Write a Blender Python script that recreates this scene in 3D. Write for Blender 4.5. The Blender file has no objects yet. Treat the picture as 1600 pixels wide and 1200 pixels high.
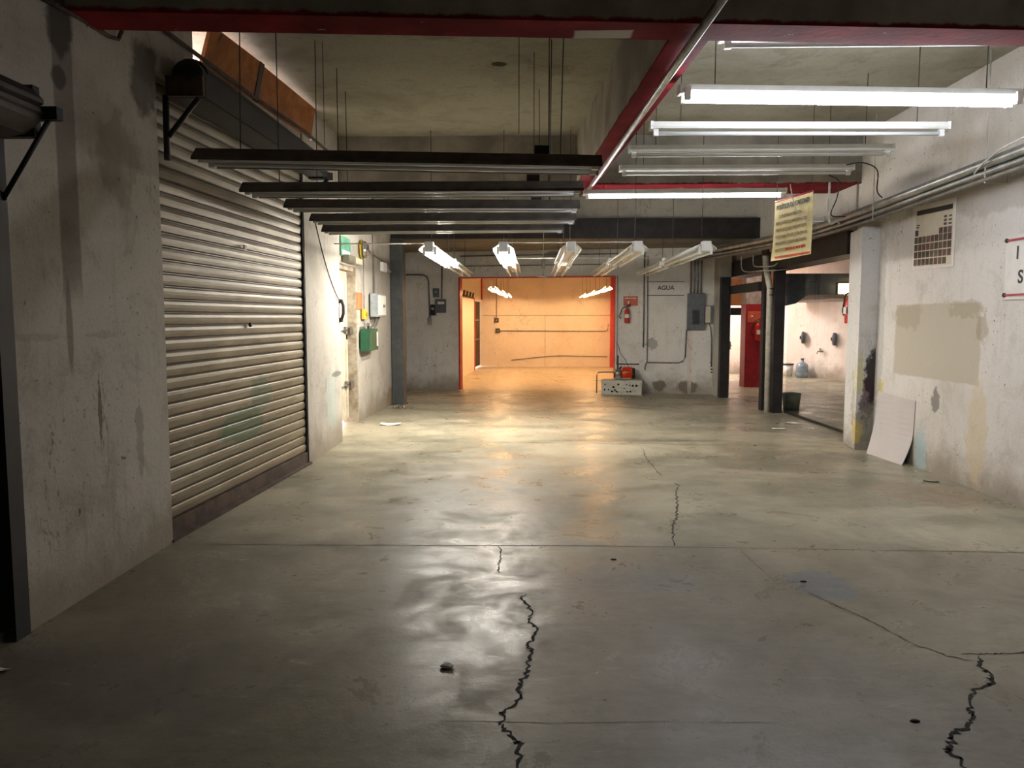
import bpy, bmesh, math, random
from mathutils import Vector, Matrix, Euler
random.seed(7)
SC = bpy.context.scene
COL = SC.collection
PI = math.pi

# ------------------------------------------------------------------ materials
def srgb(r, g, b):
    f = lambda c: (c/255/12.92) if c/255 <= .04045 else ((c/255+.055)/1.055)**2.4
    return (f(r), f(g), f(b), 1)

class N:
    """small node-tree builder"""
    def __init__(s, name):
        s.m = bpy.data.materials.new(name); s.m.use_nodes = True
        s.t = s.m.node_tree; s.b = s.t.nodes['Principled BSDF']
        s.co = s.t.nodes.new('ShaderNodeTexCoord').outputs['Object']
    def lk(s, a, b): s.t.links.new(a, b)
    def node(s, k, **kw):
        n = s.t.nodes.new(k)
        for a, v in kw.items(): setattr(n, a, v)
        return n
    def put(s, sock, v):
        if hasattr(v, 'links') or isinstance(v, bpy.types.NodeSocket): s.lk(v, sock)
        else: sock.default_value = v
    def math(s, op, a, b=0.0, clamp=False):
        n = s.node('ShaderNodeMath', operation=op, use_clamp=clamp)
        s.put(n.inputs[0], a); s.put(n.inputs[1], b); return n.outputs[0]
    def noise(s, scale, detail=4, rough=.55, dist=0, stretch=None):
        n = s.node('ShaderNodeTexNoise')
        n.inputs['Scale'].default_value = scale; n.inputs['Detail'].default_value = detail
        n.inputs['Roughness'].default_value = rough; n.inputs['Distortion'].default_value = dist
        v = s.co
        if stretch:
            mp = s.node('ShaderNodeMapping'); mp.inputs['Scale'].default_value = stretch
            s.lk(v, mp.inputs['Vector']); v = mp.outputs[0]
        s.lk(v, n.inputs['Vector']); return n.outputs['Fac']
    def step(s, v, a, b):
        n = s.node('ShaderNodeMapRange', interpolation_type='SMOOTHSTEP')
        s.put(n.inputs['Value'], v); n.inputs['From Min'].default_value = a; n.inputs['From Max'].default_value = b
        return n.outputs['Result']
    def mix(s, f, a, b, blend='MIX'):
        n = s.node('ShaderNodeMix', data_type='RGBA', blend_type=blend)
        s.put(n.inputs[0], f); s.put(n.inputs[6], a); s.put(n.inputs[7], b); return n.outputs[2]
    def xyz(s):
        n = s.node('ShaderNodeSeparateXYZ'); s.lk(s.co, n.inputs[0]); return n.outputs
    def blob(s, c, r, rag=.5, scale=4.0, box=False, edge=.35):
        """1 inside a ragged blob (or rectangle) around c, 0 outside"""
        sb = s.node('ShaderNodeVectorMath', operation='SUBTRACT'); s.lk(s.co, sb.inputs[0]); sb.inputs[1].default_value = c
        dv = s.node('ShaderNodeVectorMath', operation='DIVIDE'); s.lk(sb.outputs[0], dv.inputs[0]); dv.inputs[1].default_value = r
        if box:
            ab = s.node('ShaderNodeVectorMath', operation='ABSOLUTE'); s.lk(dv.outputs[0], ab.inputs[0])
            sp = s.node('ShaderNodeSeparateXYZ'); s.lk(ab.outputs[0], sp.inputs[0])
            d = s.math('MAXIMUM', s.math('MAXIMUM', sp.outputs[0], sp.outputs[1]), sp.outputs[2])
        else:
            ln = s.node('ShaderNodeVectorMath', operation='LENGTH'); s.lk(dv.outputs[0], ln.inputs[0]); d = ln.outputs['Value']
        d = s.math('ADD', d, s.math('MULTIPLY', s.math('SUBTRACT', s.noise(scale, 5, .65), .5), rag*2))
        return s.step(d, 1.0, 1.0-edge)
    def bump(s, h, strength=.3, dist=.01):
        n = s.node('ShaderNodeBump'); n.inputs['Strength'].default_value = strength; n.inputs['Distance'].default_value = dist
        s.lk(h, n.inputs['Height']); s.lk(n.outputs[0], s.b.inputs['Normal'])
    def done(s, col=None, rough=.6, metal=0.0, spec=None):
        if col is not None: s.put(s.b.inputs['Base Color'], col)
        s.put(s.b.inputs['Roughness'], rough); s.put(s.b.inputs['Metallic'], metal)
        if spec is not None: s.b.inputs['Specular IOR Level'].default_value = spec
        return s.m

def plain(name, rgb, rough=.55, metal=0.0, vary=.18, scale=9.0, spec=None):
    n = N(name); c = srgb(*rgb)
    d = tuple(x*(1-vary*1.6) for x in c[:3])+(1,); l = tuple(min(1, x*(1+vary*.5)) for x in c[:3])+(1,)
    col = n.mix(n.step(n.noise(scale, 5), .3, .7), d, l)
    return n.done(col, rough, metal, spec)

def plaster(name, base=(205, 202, 196), dirt=(150, 142, 128), amount=.5, stains=(), foot=True, chips=True):
    n = N(name)
    col = n.mix(n.math('MULTIPLY', n.step(n.noise(.9, 6, .62, .4), .42, .72), amount), srgb(*base), srgb(*dirt))
    col = n.mix(n.math('MULTIPLY', n.step(n.noise(3.2, 6, .7, .6), .5, .78), amount*.8), col, srgb(dirt[0]-22, dirt[1]-24, dirt[2]-26))
    streak = n.noise(2.4, 5, .6, 0, (5, 5, .5))
    col = n.mix(n.math('MULTIPLY', n.step(streak, .55, .8), amount*.55), col, srgb(dirt[0]-30, dirt[1]-32, dirt[2]-34))
    if foot:
        z = n.xyz()[2]
        f = n.step(n.math('SUBTRACT', z, n.math('MULTIPLY', n.noise(2.5, 5, .65), .8)), .1, -.42)
        col = n.mix(n.math('MULTIPLY', f, .75), col, srgb(128, 116, 98))
    if chips:
        ch = n.step(n.noise(17, 3, .5), .705, .74)
        big = n.step(n.noise(1.7, 3, .5), .5, .62)
        col = n.mix(n.math('MULTIPLY', ch, big), col, srgb(92, 86, 76))
    gr = n.noise(48, 4, .75)
    col = n.mix(n.math('MULTIPLY', n.step(gr, .5, .72), .3*min(1, amount*1.6)), col, srgb(dirt[0]-34, dirt[1]-36, dirt[2]-38))
    pit = n.math('MULTIPLY', n.step(n.noise(34, 2, .4), .685, .715), n.step(n.noise(2.1, 4, .6), .46, .6))
    col = n.mix(n.math('MULTIPLY', pit, .7 if chips else 0), col, srgb(84, 78, 70))
    hair = n.step(n.math('ABSOLUTE', n.math('SUBTRACT', n.noise(1.5, 5, .62, .5, (1, 1, .55)), .5)), .0045, .001)
    col = n.mix(n.math('MULTIPLY', n.math('MULTIPLY', hair, n.step(n.noise(1.1, 3), .52, .62)), .55 if chips else .25), col, srgb(74, 68, 60))
    for (c, r, rgb, k, kw) in stains:
        col = n.mix(n.math('MULTIPLY', n.blob(c, r, **kw), k), col, srgb(*rgb))
    n.bump(n.math('ADD', n.noise(26, 5, .6), n.math('MULTIPLY', n.noise(4, 4), 1.5)), .35, .012)
    return n.done(col, .85, 0, .25)

def mat_floor():
    n = N('polished_old_concrete')
    a = n.noise(.55, 7, .62, .8, (1, 1.6, 1)); b = n.noise(2.3, 7, .7, .5, (1, 2.6, 1)); c = n.noise(9, 5, .7, 0, (1, 2.4, 1))
    col = n.mix(n.step(a, .36, .66), srgb(126, 121, 102), srgb(172, 164, 142))
    col = n.mix(n.math('MULTIPLY', n.step(b, .5, .75), .5), col, srgb(116, 108, 94))
    col = n.mix(n.math('MULTIPLY', n.step(b, .45, .28), .35), col, srgb(186, 180, 162))
    col = n.mix(n.math('MULTIPLY', n.step(c, .52, .8), .4), col, srgb(98, 92, 82))
    near = n.step(n.math('ADD', n.xyz()[1], n.math('MULTIPLY', n.math('SUBTRACT', b, .5), .9)), 5.75, 4.9)          # browner before the first joint, darkened to paint in the dim foreground
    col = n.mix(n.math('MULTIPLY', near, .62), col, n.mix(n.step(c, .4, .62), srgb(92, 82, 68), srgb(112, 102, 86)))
    col = n.mix(n.math('MULTIPLY', n.step(n.noise(21, 2, .5), .71, .74), .8), col, srgb(58, 54, 48))
    for (p, r, rgb, k) in (((1.75, 4.55, 0), (.22, .3, 1), (92, 102, 112), .55), ((.6, 4.6, 0), (.5, .3, 1), (98, 106, 108), .35),
                           ((1.45, 10.0, 0), (1.4, .12, 1), (96, 90, 84), .6), ((-1.5, 15.8, 0), (.35, .25, 1), (78, 70, 60), .7),
                           ((-1.6, 3.3, 0), (.9, .5, 1), (88, 80, 70), .5), ((3.6, 7.0, 0), (.5, .6, 1), (150, 122, 100), .4),
                           ((.45, 6.85, 0), (.13, .07, 1), (70, 64, 58), .6), ((-1.7, 7.0, 0), (.5, .3, 1), (104, 98, 84), .5)):
        col = n.mix(n.math('MULTIPLY', n.blob(p, r, .55, 3.5), k), col, srgb(*rgb))
    g2 = n.noise(34, 4, .75, 0, (1, 1.8, 1))
    col = n.mix(n.math('MULTIPLY', n.step(g2, .52, .74), .34), col, srgb(88, 80, 68))
    w2 = n.noise(5, 6, .78, .8, (.6, 2.6, 1))
    col = n.mix(n.math('MULTIPLY', n.step(w2, .5, .8), .26), col, srgb(92, 84, 72))
    col = n.mix(n.math('MULTIPLY', n.step(w2, .40, .30), .3), col, srgb(190, 182, 162))
    x = n.xyz()
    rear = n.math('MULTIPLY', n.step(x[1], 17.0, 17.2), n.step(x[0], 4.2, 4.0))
    rgh = n.math('ADD', .2, n.math('MULTIPLY', n.step(n.noise(2.2, 6, .75, .6), .34, .72), .36))
    rgh = n.math('ADD', rgh, n.math('MULTIPLY', n.noise(12, 4, .7), .1))
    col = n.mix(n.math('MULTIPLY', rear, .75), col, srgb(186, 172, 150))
    n.bump(n.math('ADD', n.math('MULTIPLY', n.noise(2.2, 5), .6), n.math('MULTIPLY', n.noise(52, 5, .7), .5)), .13, .02)
    return n.done(col, rgh, 0, .36)

def mat_beam():
    n = N('concrete_beam_with_red_painted_edge')
    base = n.mix(n.step(n.noise(2, 6, .6), .35, .7), srgb(140, 134, 124), srgb(176, 170, 160))
    z = n.math('ADD', n.xyz()[2], n.math('MULTIPLY', n.math('SUBTRACT', n.noise(5, 5, .7, 0, (1, 1, .3)), .5), .07))
    red = n.mix(n.step(n.noise(3, 5), .4, .7), srgb(104, 20, 28), srgb(134, 30, 40))
    red = n.mix(n.step(n.noise(7, 5, .7), .67, .72), red, srgb(176, 160, 146))
    red = n.mix(n.blob((.42, 4.74, 3.28), (.18, .07, .3), .2, 6, True, .12), red, srgb(190, 184, 172))
    col = n.mix(n.step(z, 3.315, 3.295), base, red)
    n.bump(n.noise(20, 5), .3, .01)
    return n.done(col, .85, 0, .15)

def mat_emit(name, rgb, strength):
    n = N(name); n.b.inputs['Base Color'].default_value = srgb(*rgb)
    n.b.inputs['Emission Color'].default_value = srgb(*rgb); n.b.inputs['Emission Strength'].default_value = strength
    n.b.inputs['Roughness'].default_value = .3
    return n.m

def mat_shutter():
    n = N('beige_painted_steel_slats')
    col = n.mix(n.step(n.noise(1.3, 6, .6, .3, (1, 1, 3)), .35, .7), srgb(126, 116, 95), srgb(156, 145, 123))
    col = n.mix(n.math('MULTIPLY', n.step(n.noise(5, 6, .7, .2, (1, .35, 3)), .52, .7), .6), col, srgb(92, 78, 60))
    z = n.xyz()[2]
    ph = n.math('FRACT', n.math('DIVIDE', n.math('SUBTRACT', z, .13), .094))
    groove_band = n.step(n.math('ADD', ph, n.math('MULTIPLY', n.noise(6, 4), .22)), .42, .16)  # darker band in the groove and foot of each slat
    col = n.mix(n.math('MULTIPLY', groove_band, .8), col, srgb(66, 56, 44))
    col = n.mix(n.math('MULTIPLY', n.blob((.05, -.1, .66), (.5, .5, .2), .55, 4), .72), col, srgb(62, 92, 70))
    col = n.mix(n.math('MULTIPLY', n.blob((.05, .3, .9), (.5, .3, .2), .55, 4), .6), col, srgb(70, 96, 78))
    col = n.mix(n.math('MULTIPLY', n.step(n.noise(3, 6, .75, .4, (1, .4, 1)), .66, .74), .7), col, srgb(208, 202, 188))
    col = n.mix(n.math('MULTIPLY', n.step(z, .55, .05), .45), col, srgb(106, 84, 60))
    return n.done(col, .48, .2, .45)

def mat_rust(name, a, b, rough=.6, metal=.3):
    n = N(name)
    return n.done(n.mix(n.step(n.noise(6, 6, .7), .38, .66), srgb(*a), srgb(*b)), rough, metal)

def mat_glass():
    n = N('window_glass')
    t = n.node('ShaderNodeBsdfTransparent'); g = n.node('ShaderNodeBsdfGlossy'); g.inputs['Roughness'].default_value = .02
    t.inputs['Color'].default_value = (.93, .95, .94, 1)
    f = n.node('ShaderNodeLayerWeight'); f.inputs['Blend'].default_value = .5
    ad = n.math('ADD', n.math('MULTIPLY', n.math('POWER', f.outputs['Facing'], 5.0), .45), n.math('ADD', .02, n.math('MULTIPLY', n.step(n.noise(3, 5, .6), .4, .8), .02)))
    mx = n.node('ShaderNodeMixShader'); n.lk(ad, mx.inputs[0]); n.lk(t.outputs[0], mx.inputs[1]); n.lk(g.outputs[0], mx.inputs[2])
    out = [k for k in n.t.nodes if k.type == 'OUTPUT_MATERIAL'][0]; n.lk(mx.outputs[0], out.inputs['Surface'])
    return n.m

RAG = dict(rag=.85, scale=6)
M = {}
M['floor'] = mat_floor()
M['beam'] = mat_beam()
M['wall_left'] = plaster('grimy_white_plaster', (184, 178, 168), (136, 128, 114), .62, stains=(
    ((-2.56, 4.26, 2.6), (.3, .10, .95), (96, 84, 76), .62, dict(rag=.12, scale=5, box=True, edge=.2)),
    ((-2.56, 4.21, 1.55), (.3, .035, .3), (96, 84, 76), .6, dict(rag=.25, scale=6)),
    ((-2.56, 4.25, 3.2), (.3, .13, .22), (46, 40, 36), .75, RAG), ((-2.56, 4.22, 2.9), (.3, .09, .07), (46, 40, 36), .7, RAG),
    ((-2.56, 5.15, 3.2), (.3, .22, .3), (66, 56, 48), .7, RAG), ((-2.56, 4.8, 2.6), (.3, .3, .3), (120, 110, 98), .5, RAG),
    ((-2.56, 4.47, 1.05), (.3, .02, .26), (84, 76, 68), .75, dict(rag=1.3, scale=9)), ((-2.56, 4.92, .85), (.3, .06, .26), (116, 112, 100), .5, dict(rag=1.3, scale=9)),
    ((-2.56, 4.3, 1.5), (.3, .9, .02), (120, 110, 98), .28, dict(rag=2.6, scale=5)),
    ((-2.45, 9.3, .6), (.3, .3, .45), (170, 186, 180), .5, RAG), ((-2.45, 9.6, .9), (.3, .3, .04), (98, 98, 92), .8, dict(rag=.3, scale=8)),
    ((-2.6, 14.0, .15), (.3, .4, .22), (132, 112, 80), .7, RAG)))
M['wall_right'] = plaster('stained_white_plaster', (214, 209, 205), (176, 166, 150), .5, stains=(
    ((4.15, 8.05, 1.36), (.3, .86, .40), (184, 176, 160), .9, dict(rag=.06, scale=6, box=True, edge=.06)),
    ((4.15, 7.5, 1.68), (.3, .35, .10), (150, 132, 106), .4, dict(rag=1.1, scale=9)), ((4.15, 7.2, 1.5), (.3, .10, .16), (150, 130, 104), .5, dict(rag=1.1, scale=9)),
    ((4.15, 8.6, 1.62), (.3, .4, .16), (160, 148, 128), .5, RAG),
    ((4.15, 7.95, .75), (.3, .09, .14), (96, 90, 82), .7, dict(rag=.9, scale=14)),
    ((4.15, 7.2, .5), (.3, .18, .6), (204, 186, 150), .55, RAG), ((4.15, 8.2, .2), (.3, .14, .3), (150, 190, 200), .5, dict(rag=1.2, scale=13)),
    ((4.15, 9.2, .78), (.3, .09, .12), (196, 180, 70), .7, dict(rag=.9, scale=14)),
    ((4.15, 9.25, 1.5), (.3, .1, 1.4), (150, 146, 138), .45, RAG), ((4.15, 7.4, 2.72), (.3, 1.4, .2), (150, 142, 132), .45, RAG)))
M['pillar'] = plaster('burnt_white_plaster', (210, 208, 206), (170, 166, 158), .45, stains=(
    ((4.12, 9.36, .92), (.10, .3, .42), (44, 38, 36), .95, dict(rag=.9, scale=12)),
    ((4.07, 9.36, .62), (.10, .3, .3), (70, 44, 52), .8, dict(rag=1.0, scale=12)),
    ((4.10, 9.36, .3), (.2, .3, .28), (128, 124, 108), .7, dict(rag=1.2, scale=14)),
    ((3.95, 9.4, .22), (.08, .2, .16), (206, 178, 90), .65, dict(rag=1.3, scale=14)),
    ((3.93, 9.55, .6), (.08, .12, .55), (168, 150, 120), .6, dict(rag=1.4, scale=14)),
    ((3.98, 9.36, .9), (.04, .2, .3), (196, 190, 110), .6, dict(rag=1.3, scale=14))))
M['wall_back'] = plaster('grey_white_plaster', (226, 224, 219), (178, 174, 165), .45, stains=(
    ((2.73, 16.36, .16), (.16, .5, .16), (104, 96, 84), .85, dict(rag=.6, scale=9)),
    ((3.3, 16.3, .14), (.26, .5, .16), (108, 100, 88), .85, dict(rag=.6, scale=9)),
    ((2.55, 16.4, 1.05), (.14, .5, .14), (126, 120, 112), .6, dict(rag=.9, scale=12)),
    ((.6, 16.8, 2.95), (.5, .5, .1), (90, 84, 76), .7, dict(rag=.7, scale=6))))
M['wall_upper'] = plaster('old_white_plaster', (188, 184, 176), (140, 132, 120), .5, foot=False)
M['ceiling'] = plaster('bare_grey_concrete', (162, 158, 143), (122, 116, 98), .7, foot=False, chips=False, stains=(
    ((-.3, 7.2, 3.9), (.09, .07, .2), (40, 34, 30), .9, dict(rag=.5, scale=9)),))
M['ceiling_rear'] = plaster('stained_grey_ceiling', (150, 144, 132), (108, 100, 88), .7, foot=False)
M['warm_wall'] = plaster('whitewashed_block', (222, 212, 198), (196, 180, 160), .35, foot=False)
M['side_wall'] = plaster('pinkish_plaster', (226, 214, 206), (196, 176, 164), .4)
M['peach'] = plaster('plaster_with_peach_glow', (224, 160, 112), (206, 140, 92), .4, foot=False)  # warm lamplight on the hall wall put into its colour
M['red_paint'] = plain('red_painted_concrete', (156, 28, 38), .55)
M['red_trim'] = plain('red_paint_line', (186, 52, 46), .5)
M['crack'] = plain('crack_shadow_dirt', (34, 30, 26), .95, vary=.3)
M['joint'] = plain('joint_dirt', (84, 78, 68), .9)
M['black_steel'] = mat_rust('black_painted_steel', (30, 27, 28), (46, 42, 42), .5, .2)
M['dark_steel'] = mat_rust('charcoal_painted_steel', (58, 60, 61), (72, 74, 74), .5, .15)
M['rust_steel'] = mat_rust('rusty_brown_steel', (56, 44, 38), (92, 74, 60), .7, .2)
M['shutter'] = mat_shutter()
M['near_shutter'] = mat_rust('dark_brown_steel_slats', (52, 44, 38), (74, 64, 56), .55, .3)
M['enamel_dark'] = plain('aged_grey_enamel', (120, 116, 108), .32, .1, .25)
M['enamel_back'] = plain('dull_brown_grey_paint', (92, 86, 80), .5, .1, .25)
M['enamel'] = plain('white_enamel', (226, 226, 222), .3, 0, .06)
M['cap'] = plain('white_plastic', (244, 244, 242), .4, 0, .03)
M['tube_off'] = plain('unlit_glass_tube', (236, 238, 240), .18, 0, .02)
M['tube_big'] = mat_emit('bright_white_tube', (244, 248, 255), 95)
M['tube_thin'] = mat_emit('white_tube', (250, 250, 255), 48)
M['tube_rear'] = mat_emit('cool_white_tube', (255, 249, 238), 185)
M['tube_warm'] = mat_emit('warm_tube', (255, 203, 144), 58)
M['galv'] = mat_rust('galvanised_steel', (150, 152, 150), (190, 192, 190), .34, .75)
M['grey_pipe'] = mat_rust('dull_grey_conduit', (112, 108, 102), (142, 138, 130), .5, .3)
M['white_pipe'] = mat_rust('dirty_white_pipe', (196, 192, 180), (164, 158, 142), .5, 0)
M['wire'] = plain('dark_wire', (48, 44, 42), .6)
M['white_wire'] = plain('pale_wire', (206, 202, 194), .5)
M['cardboard'] = mat_rust('brown_cardboard', (150, 92, 48), (178, 114, 62), .85, 0)
M['tape'] = plain('dark_tape', (66, 42, 26), .6)
M['glass'] = mat_glass()
M['cream_door'] = mat_rust('cream_painted_steel_door', (214, 206, 186), (188, 178, 154), .45, .05)
M['door_frame'] = mat_rust('weathered_beige_frame', (172, 162, 144), (132, 118, 98), .7, 0)
M['green'] = plain('green_plastic', (26, 80, 56), .45)
M['green_sign'] = plain('green_sign', (96, 158, 132), .5)
M['grey_box'] = plain('light_grey_enamel', (158, 164, 166), .4)
M['panel_grey'] = plain('slate_grey_enamel', (92, 98, 104), .45)
M['panel_dark'] = plain('near_black_plastic', (34, 34, 36), .4)
M['orange_sign'] = plain('orange_sign', (232, 120, 72), .5)
M['red_sign'] = plain('faded_red_sign', (206, 96, 68), .55)
M['red_bottle'] = plain('red_extinguisher_enamel', (196, 50, 40), .3)
M['yellow'] = plain('yellow_plastic', (214, 176, 60), .45)
M['ochre'] = plain('ochre_gong', (178, 152, 36), .4, .3)
M['chrome'] = plain('polished_metal', (200, 200, 200), .2, .9, .05)
M['beige_lamp'] = plain('beige_lens', (212, 196, 170), .4)
M['olive'] = plain('olive_grey_case', (112, 110, 92), .5)
M['paper'] = plain('white_paper', (232, 226, 216), .8, 0, .05)
M['sign_white'] = plain('white_sign_sheet', (218, 214, 210), .5, 0, .05)
M['ink'] = plain('black_ink', (36, 34, 36), .6)
M['magenta'] = plain('crimson_ink', (178, 30, 66), .5)
M['banner'] = mat_rust('yellowed_banner', (226, 212, 160), (206, 190, 136), .7, 0)
M['banner_ink'] = plain('faded_grey_ink', (164, 150, 116), .7)
M['banner_red'] = plain('faded_red_ink', (190, 70, 54), .7)
M['poster'] = plain('cream_poster', (206, 196, 176), .6, 0, .06)
for i, c in enumerate(((78, 64, 56), (102, 84, 76), (96, 90, 78), (100, 66, 60))): M['photo%d' % i] = mat_rust('printed_tile_%s' % 'abcd'[i], c, tuple(max(0, v-34) for v in c), .6, 0)
M['board'] = plain('pale_grey_board', (196, 189, 187), .55, 0, .04, 2)
M['board_edge'] = plain('board_core', (150, 144, 138), .7)
M['pump_orange'] = plain('orange_enamel', (206, 66, 26), .35)
M['pump_steel'] = plain('cast_steel', (150, 146, 136), .3, .7)
M['block'] = plaster('pitted_concrete_block', (196, 194, 182), (150, 146, 132), .6, foot=False)
M['jug'] = plain('blue_grey_plastic', (132, 146, 160), .25)
M['bucket'] = plain('white_bucket', (224, 220, 212), .5)
M['bin'] = plain('grey_green_bin', (122, 126, 108), .5)
M['rubber'] = plain('black_rubber', (26, 25, 25), .6)
M['lamp_on'] = mat_emit('lit_lamp_glass', (255, 222, 170), 9)
M['fascia'] = plain('dark_blue_grey_paint', (84, 88, 96), .6)
M['soffit'] = plain('grey_soffit', (164, 152, 146), .8)
M['soffit_dark'] = plain('grey_green_ceiling_paint', (112, 116, 108), .8)
M['rubble'] = mat_rust('crumbled_mortar', (150, 138, 116), (112, 100, 84), .95, 0)

# ------------------------------------------------------------------ mesh builder
class B:
    def __init__(s): s.bm = bmesh.new(); s.mi = 0
    def poly(s, vs, faces):
        v = [s.bm.verts.new(p) for p in vs]; out = []
        for f in faces:
            try:
                k = s.bm.faces.new([v[i] for i in f]); k.material_index = s.mi; out.append(k)
            except ValueError: pass
        return out
    def hexa(s, b4, t4):
        s.poly(list(b4)+list(t4), [(3, 2, 1, 0), (4, 5, 6, 7), (0, 1, 5, 4), (1, 2, 6, 5), (2, 3, 7, 6), (3, 0, 4, 7)]); return s
    def box(s, x0, x1, y0, y1, z0, z1):
        return s.hexa([(x0, y0, z0), (x1, y0, z0), (x1, y1, z0), (x0, y1, z0)], [(x0, y0, z1), (x1, y0, z1), (x1, y1, z1), (x0, y1, z1)])
    def slab(s, pts, z0, z1):
        n = len(pts); vs = [(x, y, z0) for x, y in pts]+[(x, y, z1) for x, y in pts]
        s.poly(vs, [tuple(range(n-1, -1, -1)), tuple(range(n, 2*n))]+[(i, (i+1) % n, n+(i+1) % n, n+i) for i in range(n)]); return s
    def prism(s, prof, a, b, ax):
        """profile (u,v) pushed from a to b along axis ax; u,v are the other two axes in order"""
        def P(u, v, t): return (t, u, v) if ax == 'x' else (u, t, v) if ax == 'y' else (u, v, t)
        n = len(prof); vs = [P(u, v, a) for u, v in prof]+[P(u, v, b) for u, v in prof]
        s.poly(vs, [tuple(range(n-1, -1, -1)), tuple(range(n, 2*n))]+[(i, (i+1) % n, n+(i+1) % n, n+i) for i in range(n)]); return s
    def tube(s, pts, r, n=8, r1=None):
        pts = [Vector(p) for p in pts]; rings = []
        for i, p in enumerate(pts):
            d = (pts[min(i+1, len(pts)-1)]-pts[max(i-1, 0)]).normalized()
            up = Vector((0, 0, 1)) if abs(d.z) < .9 else Vector((1, 0, 0))
            a = d.cross(up).normalized(); b = d.cross(a).normalized()
            rr = r if r1 is None else r+(r1-r)*i/(len(pts)-1)
            rings.append([s.bm.verts.new(p+a*math.cos(2*PI*k/n)*rr+b*math.sin(2*PI*k/n)*rr) for k in range(n)])
        for i in range(len(rings)-1):
            for k in range(n):
                f = s.bm.faces.new((rings[i][k], rings[i][(k+1) % n], rings[i+1][(k+1) % n], rings[i+1][k])); f.material_index = s.mi; f.smooth = True
        for q in (rings[0], rings[-1][::-1]):
            f = s.bm.faces.new(q); f.material_index = s.mi
        return s
    def lathe(s, prof, c=(0, 0, 0), ax='z', n=20):
        """profile (r,h) turned about an axis through c"""
        c = Vector(c); rings = []
        for r, h in prof:
            ring = []
            for k in range(n):
                ca, sa = math.cos(2*PI*k/n)*r, math.sin(2*PI*k/n)*r
                p = (ca, sa, h) if ax == 'z' else (h, ca, sa) if ax == 'x' else (ca, h, sa)
                ring.append(s.bm.verts.new(c+Vector(p)))
            rings.append(ring)
        for i in range(len(rings)-1):
            for k in range(n):
                f = s.bm.faces.new((rings[i][k], rings[i][(k+1) % n], rings[i+1][(k+1) % n], rings[i+1][k])); f.material_index = s.mi; f.smooth = True
        for q in (rings[0][::-1], rings[-1]):
            f = s.bm.faces.new(q); f.material_index = s.mi
        return s
    def mat(s, i): s.mi = i; return s
    def build(s, name, mats, parent=None, world=False, bevel=0, lumps=0, **tags):
        if not isinstance(mats, (list, tuple)): mats = [mats]
        bmesh.ops.recalc_face_normals(s.bm, faces=s.bm.faces)
        if bevel:
            bmesh.ops.bevel(s.bm, geom=[e for e in s.bm.edges if len(e.link_faces) == 2 and e.calc_face_angle(0) > .6], offset=bevel, segments=2, affect='EDGES', profile=.6)
        if OFF is not None and (world or parent is None):
            for v in s.bm.verts: v.co += OFF
        if parent is not None and world:
            o = ORG[parent.name]
            for v in s.bm.verts: v.co -= o
        me = bpy.data.meshes.new(name); s.bm.to_mesh(me); s.bm.free()
        for m in mats: me.materials.append(m)
        ob = bpy.data.objects.new(name, me); COL.objects.link(ob)
        if parent is not None: ob.parent = parent; ORG[ob.name] = ORG[parent.name]
        else: ORG[ob.name] = Vector((0, 0, 0))
        for k, v in tags.items():
            if v is not None: ob[k] = v
        return ob
ORG = {}
OFF = None
def thing(name, label, cat, loc=(0, 0, 0), rz=0, group=None, tilt=0):
    o = bpy.data.objects.new(name, None); COL.objects.link(o)
    if OFF is not None: loc = tuple(Vector(loc)+OFF)
    o.location = loc; o.rotation_euler = (0, tilt, rz); o['label'] = label; o['category'] = cat
    if group: o['group'] = group
    ORG[o.name] = Vector(loc); return o
def one(b, name, m, label, cat, group=None, **kw):
    return b.build(name, m, label=label, category=cat, group=group, **kw)
def struct(b, name, m, **kw):
    return b.build(name, m, kind='structure', **kw)
def text(name, s, size, mat, parent, loc, rot, depth=.003, align='CENTER', sx=1.0):
    cu = bpy.data.curves.new(name, 'FONT'); cu.body = s; cu.size = size; cu.extrude = depth; cu.align_x = align; cu.align_y = 'CENTER'; cu.offset = size*.02
    t = bpy.data.objects.new(name+'_tmp', cu); COL.objects.link(t)
    bpy.context.view_layer.update()
    me = bpy.data.meshes.new_from_object(t.evaluated_get(bpy.context.evaluated_depsgraph_get())); COL.objects.unlink(t); bpy.data.objects.remove(t)
    me.name = name; me.materials.clear(); me.materials.append(mat)
    mw = Matrix.Translation(loc) @ Euler(rot).to_matrix().to_4x4() @ Matrix.Diagonal((sx, 1, 1, 1)); me.transform(mw)
    o = bpy.data.objects.new(name, me); COL.objects.link(o); o.parent = parent; ORG[o.name] = ORG[parent.name]
    return o
def ribbon(b, pts, w, z, jag=.5, sub=4):
    """a flat strip of varying width along floor points"""
    P = []
    for i in range(len(pts)-1):
        for k in range(sub):
            t = k/sub; x = pts[i][0]*(1-t)+pts[i+1][0]*t; y = pts[i][1]*(1-t)+pts[i+1][1]*t
            j = jag*w*2 if k else 0
            P.append((x+random.uniform(-j, j), y+random.uniform(-j, j)))
    P.append(pts[-1]); L = []; R = []
    for i, (x, y) in enumerate(P):
        a = P[max(0, i-1)]; c = P[min(len(P)-1, i+1)]; dx, dy = c[0]-a[0], c[1]-a[1]; l = math.hypot(dx, dy) or 1
        e = min(1, i/3+.15, (len(P)-1-i)/3+.15); h = w*.5*random.uniform(.45, 1.3)*e
        L.append((x-dy/l*h, y+dx/l*h, z)); R.append((x+dy/l*h, y-dx/l*h, z))
    n = len(P); b.poly(L+R, [(i, n+i, n+i+1, i+1) for i in range(n-1)]); return b
def hang(p0, p1, sag, n=10):
    return [(p0[0]+(p1[0]-p0[0])*t/n, p0[1]+(p1[1]-p0[1])*t/n, p0[2]+(p1[2]-p0[2])*t/n-sag*4*(t/n)*(1-t/n)) for t in range(n+1)]
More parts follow.
